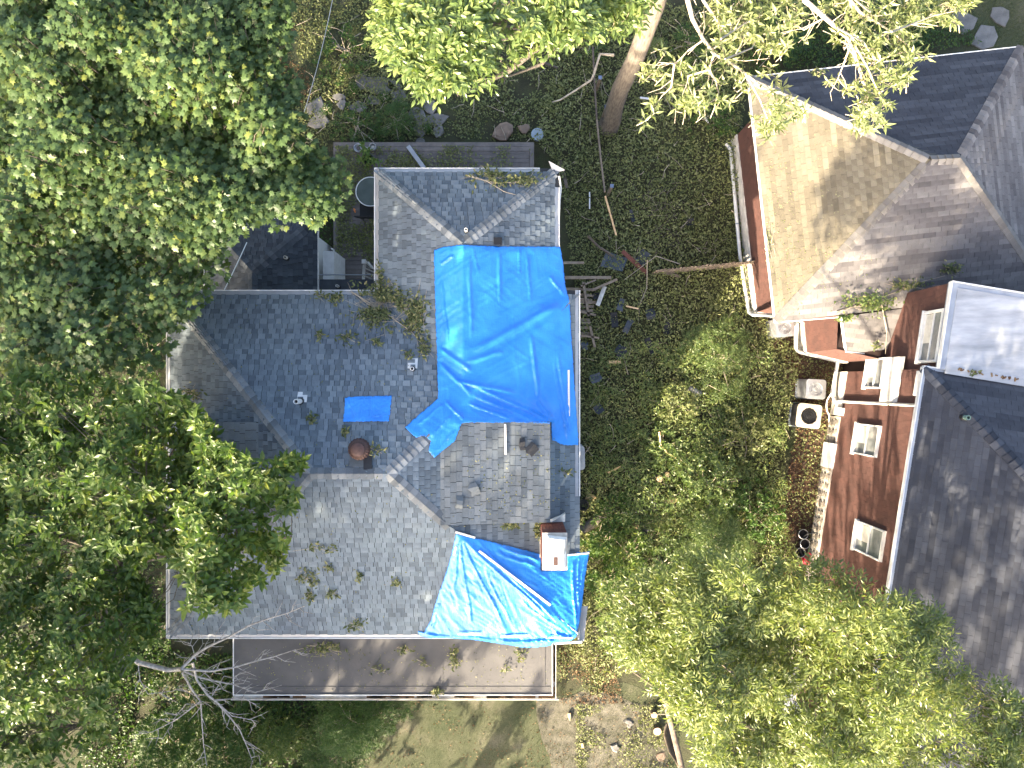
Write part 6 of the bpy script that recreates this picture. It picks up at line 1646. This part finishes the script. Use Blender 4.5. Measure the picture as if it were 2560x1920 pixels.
# ------------------------------------------------------------------ leaf litter, twigs, grass (uncountable)
def scatter(name, polys, n, size, T, mat, seed, h0=.02, heap=.35, dens=None, tint0=.45, tvar=.22, surf_h=None, clump=0.0, tilt=.6, upright=False):
    rng = np.random.default_rng(seed); P = []
    tot = 0
    for poly in polys:
        a = np.array(poly, float); mn, mx = a.min(0), a.max(0); ar = abs(area2([tuple(p) for p in poly])); tot += ar
    for poly in polys:
        a = np.array(poly, float); mn, mx = a.min(0), a.max(0); k = int(n * abs(area2([tuple(p) for p in poly])) / tot); c = []
        while len(c) < k:
            q = rng.uniform(mn, mx, (k * 2 + 10, 2)); q = q[in_poly(q[:, 0], q[:, 1], a)]
            if clump > 0: q = q[vnoise(q[:, 0] / 45, q[:, 1] / 45, seed) + rng.normal(0, .12, len(q)) > clump]
            c.extend(q.tolist())
        P.append(np.array(c[:k]))
    q = np.concatenate(P)
    if surf_h is None:
        d = CAM_H / FPX; x = (q[:, 0] - 1280) * d; y = (960 - q[:, 1]) * d
        hp_ = heap * np.clip(vnoise(x * .55, y * .55, 8) * 1.5 - .3, 0, 1) + .35 * heap * vnoise(x * 2.1, y * 2.1, 9)
        z = h0 + hp_ * rng.random(len(q)) ** .5
    else:
        pts = np.array([surf(a, b, surf_h[0], 0, surf_h[1]) for a, b in q]); x, y = pts[:, 0], pts[:, 1]; z = pts[:, 2] + h0 + .02 * rng.random(len(q))
    pos = np.stack([x, y, z], 1); D = rng.normal(0, 1, (len(q), 3)) * ((.35, .35, 1) if upright else (1, 1, .35))
    if upright: D[:, 2] = np.abs(D[:, 2]) + .5
    X, Y, Z = leaf_frames(rng, D, tilt); mb = MB()
    leaf_mesh(mb, T, pos, X, Y, Z, size * rng.uniform(.55, 1.3, len(q)), rng.normal(tint0, tvar, len(q)) + .25 * (vnoise(x * .7, y * .7, seed + 3) - .5))
    return mb.build(name, M[mat], None, kind='stuff', label='scattered ' + name.replace('_', ' ') + ' across the place', cat=name.split('_')[0])
YARD_PX = [(1400, 20), (1860, 20), (1850, 350), (1885, 780), (1990, 900), (1960, 1040), (1950, 1260), (2020, 1500), (1500, 1700), (1405, 1610), (1440, 1250), (1440, 750), (1395, 420), (1335, 350), (1380, 200)]
scatter('leaf_litter', [YARD_PX], 50000, .075, T_LITTER, 'leaf_litter', 601, heap=.40)
scatter('large_leaf_litter', [YARD_PX], 16000, .115, T_OVATE, 'leaf_litter', 621, heap=.42, tint0=.6, h0=.04)
WEED_PX = [(1470, 860), (1900, 850), (1960, 1060), (1950, 1300), (1960, 1450), (1500, 1480), (1470, 1240)]
scatter('weed_leaves', [WEED_PX], 15000, .12, T_LANCE, 'leaf_ash', 622, h0=.1, heap=.8, clump=.42, tint0=.5)
scatter('weed_leaves', [[(1500, 1450), (1950, 1450), (2020, 1500), (1900, 1560), (1500, 1600)]], 5000, .12, T_LANCE, 'leaf_ash', 623, h0=.1, heap=1.2, clump=.3, tint0=.45)
BACK_PX = [(720, -40), (1420, -40), (1400, 420), (1335, 350), (830, 350), (780, 420), (690, 330), (760, 230)]
scatter('ivy_leaves', [BACK_PX], 17000, .085, T_LITTER, 'leaf_litter', 602, heap=.15, clump=.36, tint0=.42)
LEFT_PX = [(-100, -100), (720, -60), (720, 330), (840, 420), (830, 740), (380, 740), (430, 1620), (-100, 2000)]
scatter('undergrowth_leaves', [LEFT_PX], 26000, .12, T_LITTER, 'leaf_shrub', 603, heap=.4, tint0=.35)
SOUTH_PX = [(250, 1600), (600, 1640), (950, 1760), (900, 1960), (200, 1980)]
scatter('undergrowth_leaves', [SOUTH_PX], 13000, .11, T_LITTER, 'leaf_shrub', 604, heap=.4, tint0=.4, clump=.25)
TOP_PX = [(1860, 0), (2330, 0), (2450, 110), (2200, 150), (1870, 200)]
scatter('undergrowth_leaves', [TOP_PX], 6000, .08, T_LITTER, 'leaf_shrub', 605, heap=.25, tint0=.45, clump=.3)
scatter('brown_leaves', [SOIL_PX, [(690, 60), (760, 60), (780, 260), (700, 260)], [(1400, 1610), (1520, 1610), (1560, 1760), (1400, 1760)]], 7000, .06, T_LITTER, 'leaf_brown', 606, heap=.06, clump=.3)
scatter('bed_leaves', [SOIL_PX], 2600, .08, T_LITTER, 'leaf_litter', 616, heap=.1, clump=.45, tint0=.6)
scatter('deck_leaves', [[(840, 365), (1330, 365), (1330, 425), (935, 425), (935, 690), (840, 690)]], 4200, .075, T_LITTER, 'leaf_litter', 607, h0=.02, clump=.52, surf_h=(lambda x, y: DZ + .02, DZ), tint0=.4)
scatter('grass_blades', [LAWN_PX], 36000, .06, T_BLADE, 'grass', 608, h0=.004, heap=0.0, upright=True, tint0=.42, tvar=.25)
scatter('lawn_leaves', [LAWN_PX], 1500, .06, T_LITTER, 'leaf_brown', 609, heap=.02, clump=.4)
scatter('dirt_grass', [DIRT_PX], 9000, .055, T_BLADE, 'grass', 618, h0=.01, heap=0.0, upright=True, tint0=.45, clump=.40)
scatter('lawn_weeds', [[(1440, 1760), (1690, 1760), (1690, 1960), (1440, 1960)], [(1390, 1620), (1520, 1620), (1500, 1740), (1390, 1700)]], 3000, .07, T_LITTER, 'leaf_litter', 610, heap=.12, clump=.5)
scatter('back_grass', [GRASS_PX, PATH_PX], 14000, .09, T_BLADE, 'grass', 611, h0=.004, heap=0.0, upright=True, tint0=.5)
scatter('roof_leaf_bits', [[(430, 740), (930, 740), (1070, 900), (1000, 1180), (1340, 1250), (1340, 1330), (1130, 1320), (1040, 1570), (440, 1570)]], 320, .045, T_LITTER, 'leaf_sprig', 612, h0=.02, surf_h=(house_hs, 6), tint0=.7)
scatter('dormer_leaf_bits', [[(1170, 1065), (1370, 1065), (1430, 1150), (1430, 1290), (1170, 1290)]], 190, .05, T_LITTER, 'leaf_sprig', 613, h0=.02, surf_h=(house_hs, 6), tint0=.8, clump=.3)
scatter('porch_leaf_bits', [[(600, 1615), (1370, 1615), (1370, 1725), (600, 1725)]], 420, .045, T_LITTER, 'leaf_sprig', 614, h0=.012, surf_h=(PORCH_H, 3.0), tint0=.65, clump=.25)
scatter('tan_roof_moss', [[(1890, 350), (1990, 380), (2010, 780), (1945, 790)], [(1960, 600), (2200, 640), (2200, 780), (1960, 790)]], 500, .035, T_LITTER, 'leaf_ash', 615, h0=.01, surf_h=(tan_h, 3.5), tint0=.8, clump=.4)
def twig_litter(name, poly, n, seed, h=.3, L=.5, mat='bark_pale'):
    rng = np.random.default_rng(seed); a = np.array(poly, float); m = MB(); c = 0
    while c < n:
        q = rng.uniform(a.min(0), a.max(0))
        if not in_poly(np.array([q[0]]), np.array([q[1]]), a)[0]: continue
        c += 1; p = W(q[0], q[1], .06 + h * rng.random()); t = rng.uniform(0, 6.28); l = L * rng.uniform(.4, 1.6)
        P = [p]
        for k in range(3): t += rng.normal(0, .25); P.append(P[-1] + np.array((math.cos(t), math.sin(t), rng.normal(0, .12))) * l / 3)
        m.tube(P, np.linspace(.010, .004, 4) * rng.uniform(.6, 1.5), 4, cap=False)
    m.build(name, M[mat], None, kind='stuff', label='broken twigs strewn over the yard', cat='twigs')
twig_litter('twig_litter', YARD_PX, 320, 701); twig_litter('twig_litter', [(1590, 480), (1690, 450), (1710, 620), (1620, 640)], 60, 702, .35, .5, 'bark'); twig_litter('twig_litter', BACK_PX, 60, 703, .15); twig_litter('twig_litter', [(620, 1615), (1350, 1615), (1350, 1720), (620, 1720)], 1, 704)
# curved fallen branch by the logs
def fallen(pts, z, r, label, mat='bark_pale'):
    m = MB(); m.tube([W(p[0], p[1], z + .05 * math.sin(k)) for k, p in enumerate(pts)], np.linspace(r, r * .4, len(pts)), 7); m.build('fallen_branch', M[mat], None, smooth=True, label=label, cat='branch', group='bare fallen branches in the yard')
fallen([(1648, 1080), (1652, 1110), (1668, 1132), (1690, 1145)], .6, .035, 'curved orange-brown branch arching above the logs', 'fresh_wood')
fallen([(1535, 138), (1500, 135), (1485, 185), (1478, 200), (1440, 225), (1400, 250), (1380, 255)], 3.2, .045, 'crooked bare branch reaching left from the big trunk', 'bark_pale')
fallen([(1340, 150), (1395, 170), (1390, 168)], 1.0, .05, 'thin fallen branch under the ash crown', 'bark_dark')
fallen([(1470, 590), (1500, 620), (1540, 645)], .5, .05, 'brown fallen limb leading to the crumpled roofing', 'bark_dark')
fallen([(1700, 660), (1640, 640), (1560, 700)], .5, .02, 'thin bare twig over the roofing debris'); fallen([(1618, 650), (1617, 720), (1600, 760)], .6, .018, 'long vertical twig beside the red board')
fallen([(1700, 1575), (1640, 1540), (1600, 1600), (1570, 1620)], 3.8, .02, 'thin bent twig over the dark shrubs'); fallen([(1630, 1785), (1680, 1786), (1720, 1770)], 1.0, .02, 'pale thin stick beside the sawn log')

# ------------------------------------------------------------------ trees outside the picture that shade the house
def shade_tree(x, y, hgt, rad, n, label, seed):
    rng = np.random.default_rng(seed); t = thing('shade_tree', (x, y, 0), label, 'tree', 'tall trees south-west of the house')
    m = MB(); m.tube([(x, y, 0), (x + .1, y, hgt * .4), (x, y + .2, hgt * .75)], [.35, .28, .12], 9); m.build('trunk', M['bark'], t, smooth=True)
    d = norm_rows(rng.normal(0, 1, (n, 3))); r = rng.random(n) ** .45
    C = np.array((x, y, hgt * .62)) + d * r[:, None] * np.array((rad, rad, hgt * .36)) * (.8 + .4 * vnoise(d[:, 0] * 3, d[:, 1] * 3 + d[:, 2] * 2, seed))[:, None]
    P, D, S = leaves_of(rng, 'rosette', C, d, .34); X, Y, Z = leaf_frames(rng, D, .5); mb = MB(); leaf_mesh(mb, T_OVATE, P, X, Y, Z, S, rng.normal(.42, .15, len(P))); mb.build('crown', M['leaf_hickory'], t)
for k, (x, y, h_, r_, n_, lb) in enumerate([(-12.6, -18, 17.5, 4.9, 3200, 'tall tree just below the lower left corner, outside the picture'), (-19.5, -15, 18, 5.2, 1500, 'tall tree left of the lower left corner, outside the picture'), (-24, -6, 19, 5.5, 1300, 'tall tree beyond the left edge, outside the picture'),
        (-17, -25, 20, 5.0, 700, 'tall tree farther south-west, outside the picture'), (-5.2, -19.5, 8.5, 2.0, 80, 'small loose tree added to dapple the porch, outside the picture'), (-25, 5, 18, 5, 700, 'tall tree west of the maple, outside the picture'), (3.2, -19, 17, 3.6, 800, 'tall tree added to shade the slate roof, outside the picture'), (-11, -16, 6.5, 3.4, 500, 'low bushy tree added to block low sun under the lower left corner, outside the picture'), (-17, -14, 7.5, 3.6, 500, 'low bushy tree added to block low sun beyond the lower left corner, outside the picture'), (-8.6, -16.2, 5, 2.2, 220, 'low bush added to block low sun south of the porch, outside the picture')]):  # loose tree, bottom-edge tree and low bushes are added to block sun
    shade_tree(x, y, h_, r_, n_, lb, 800 + k)
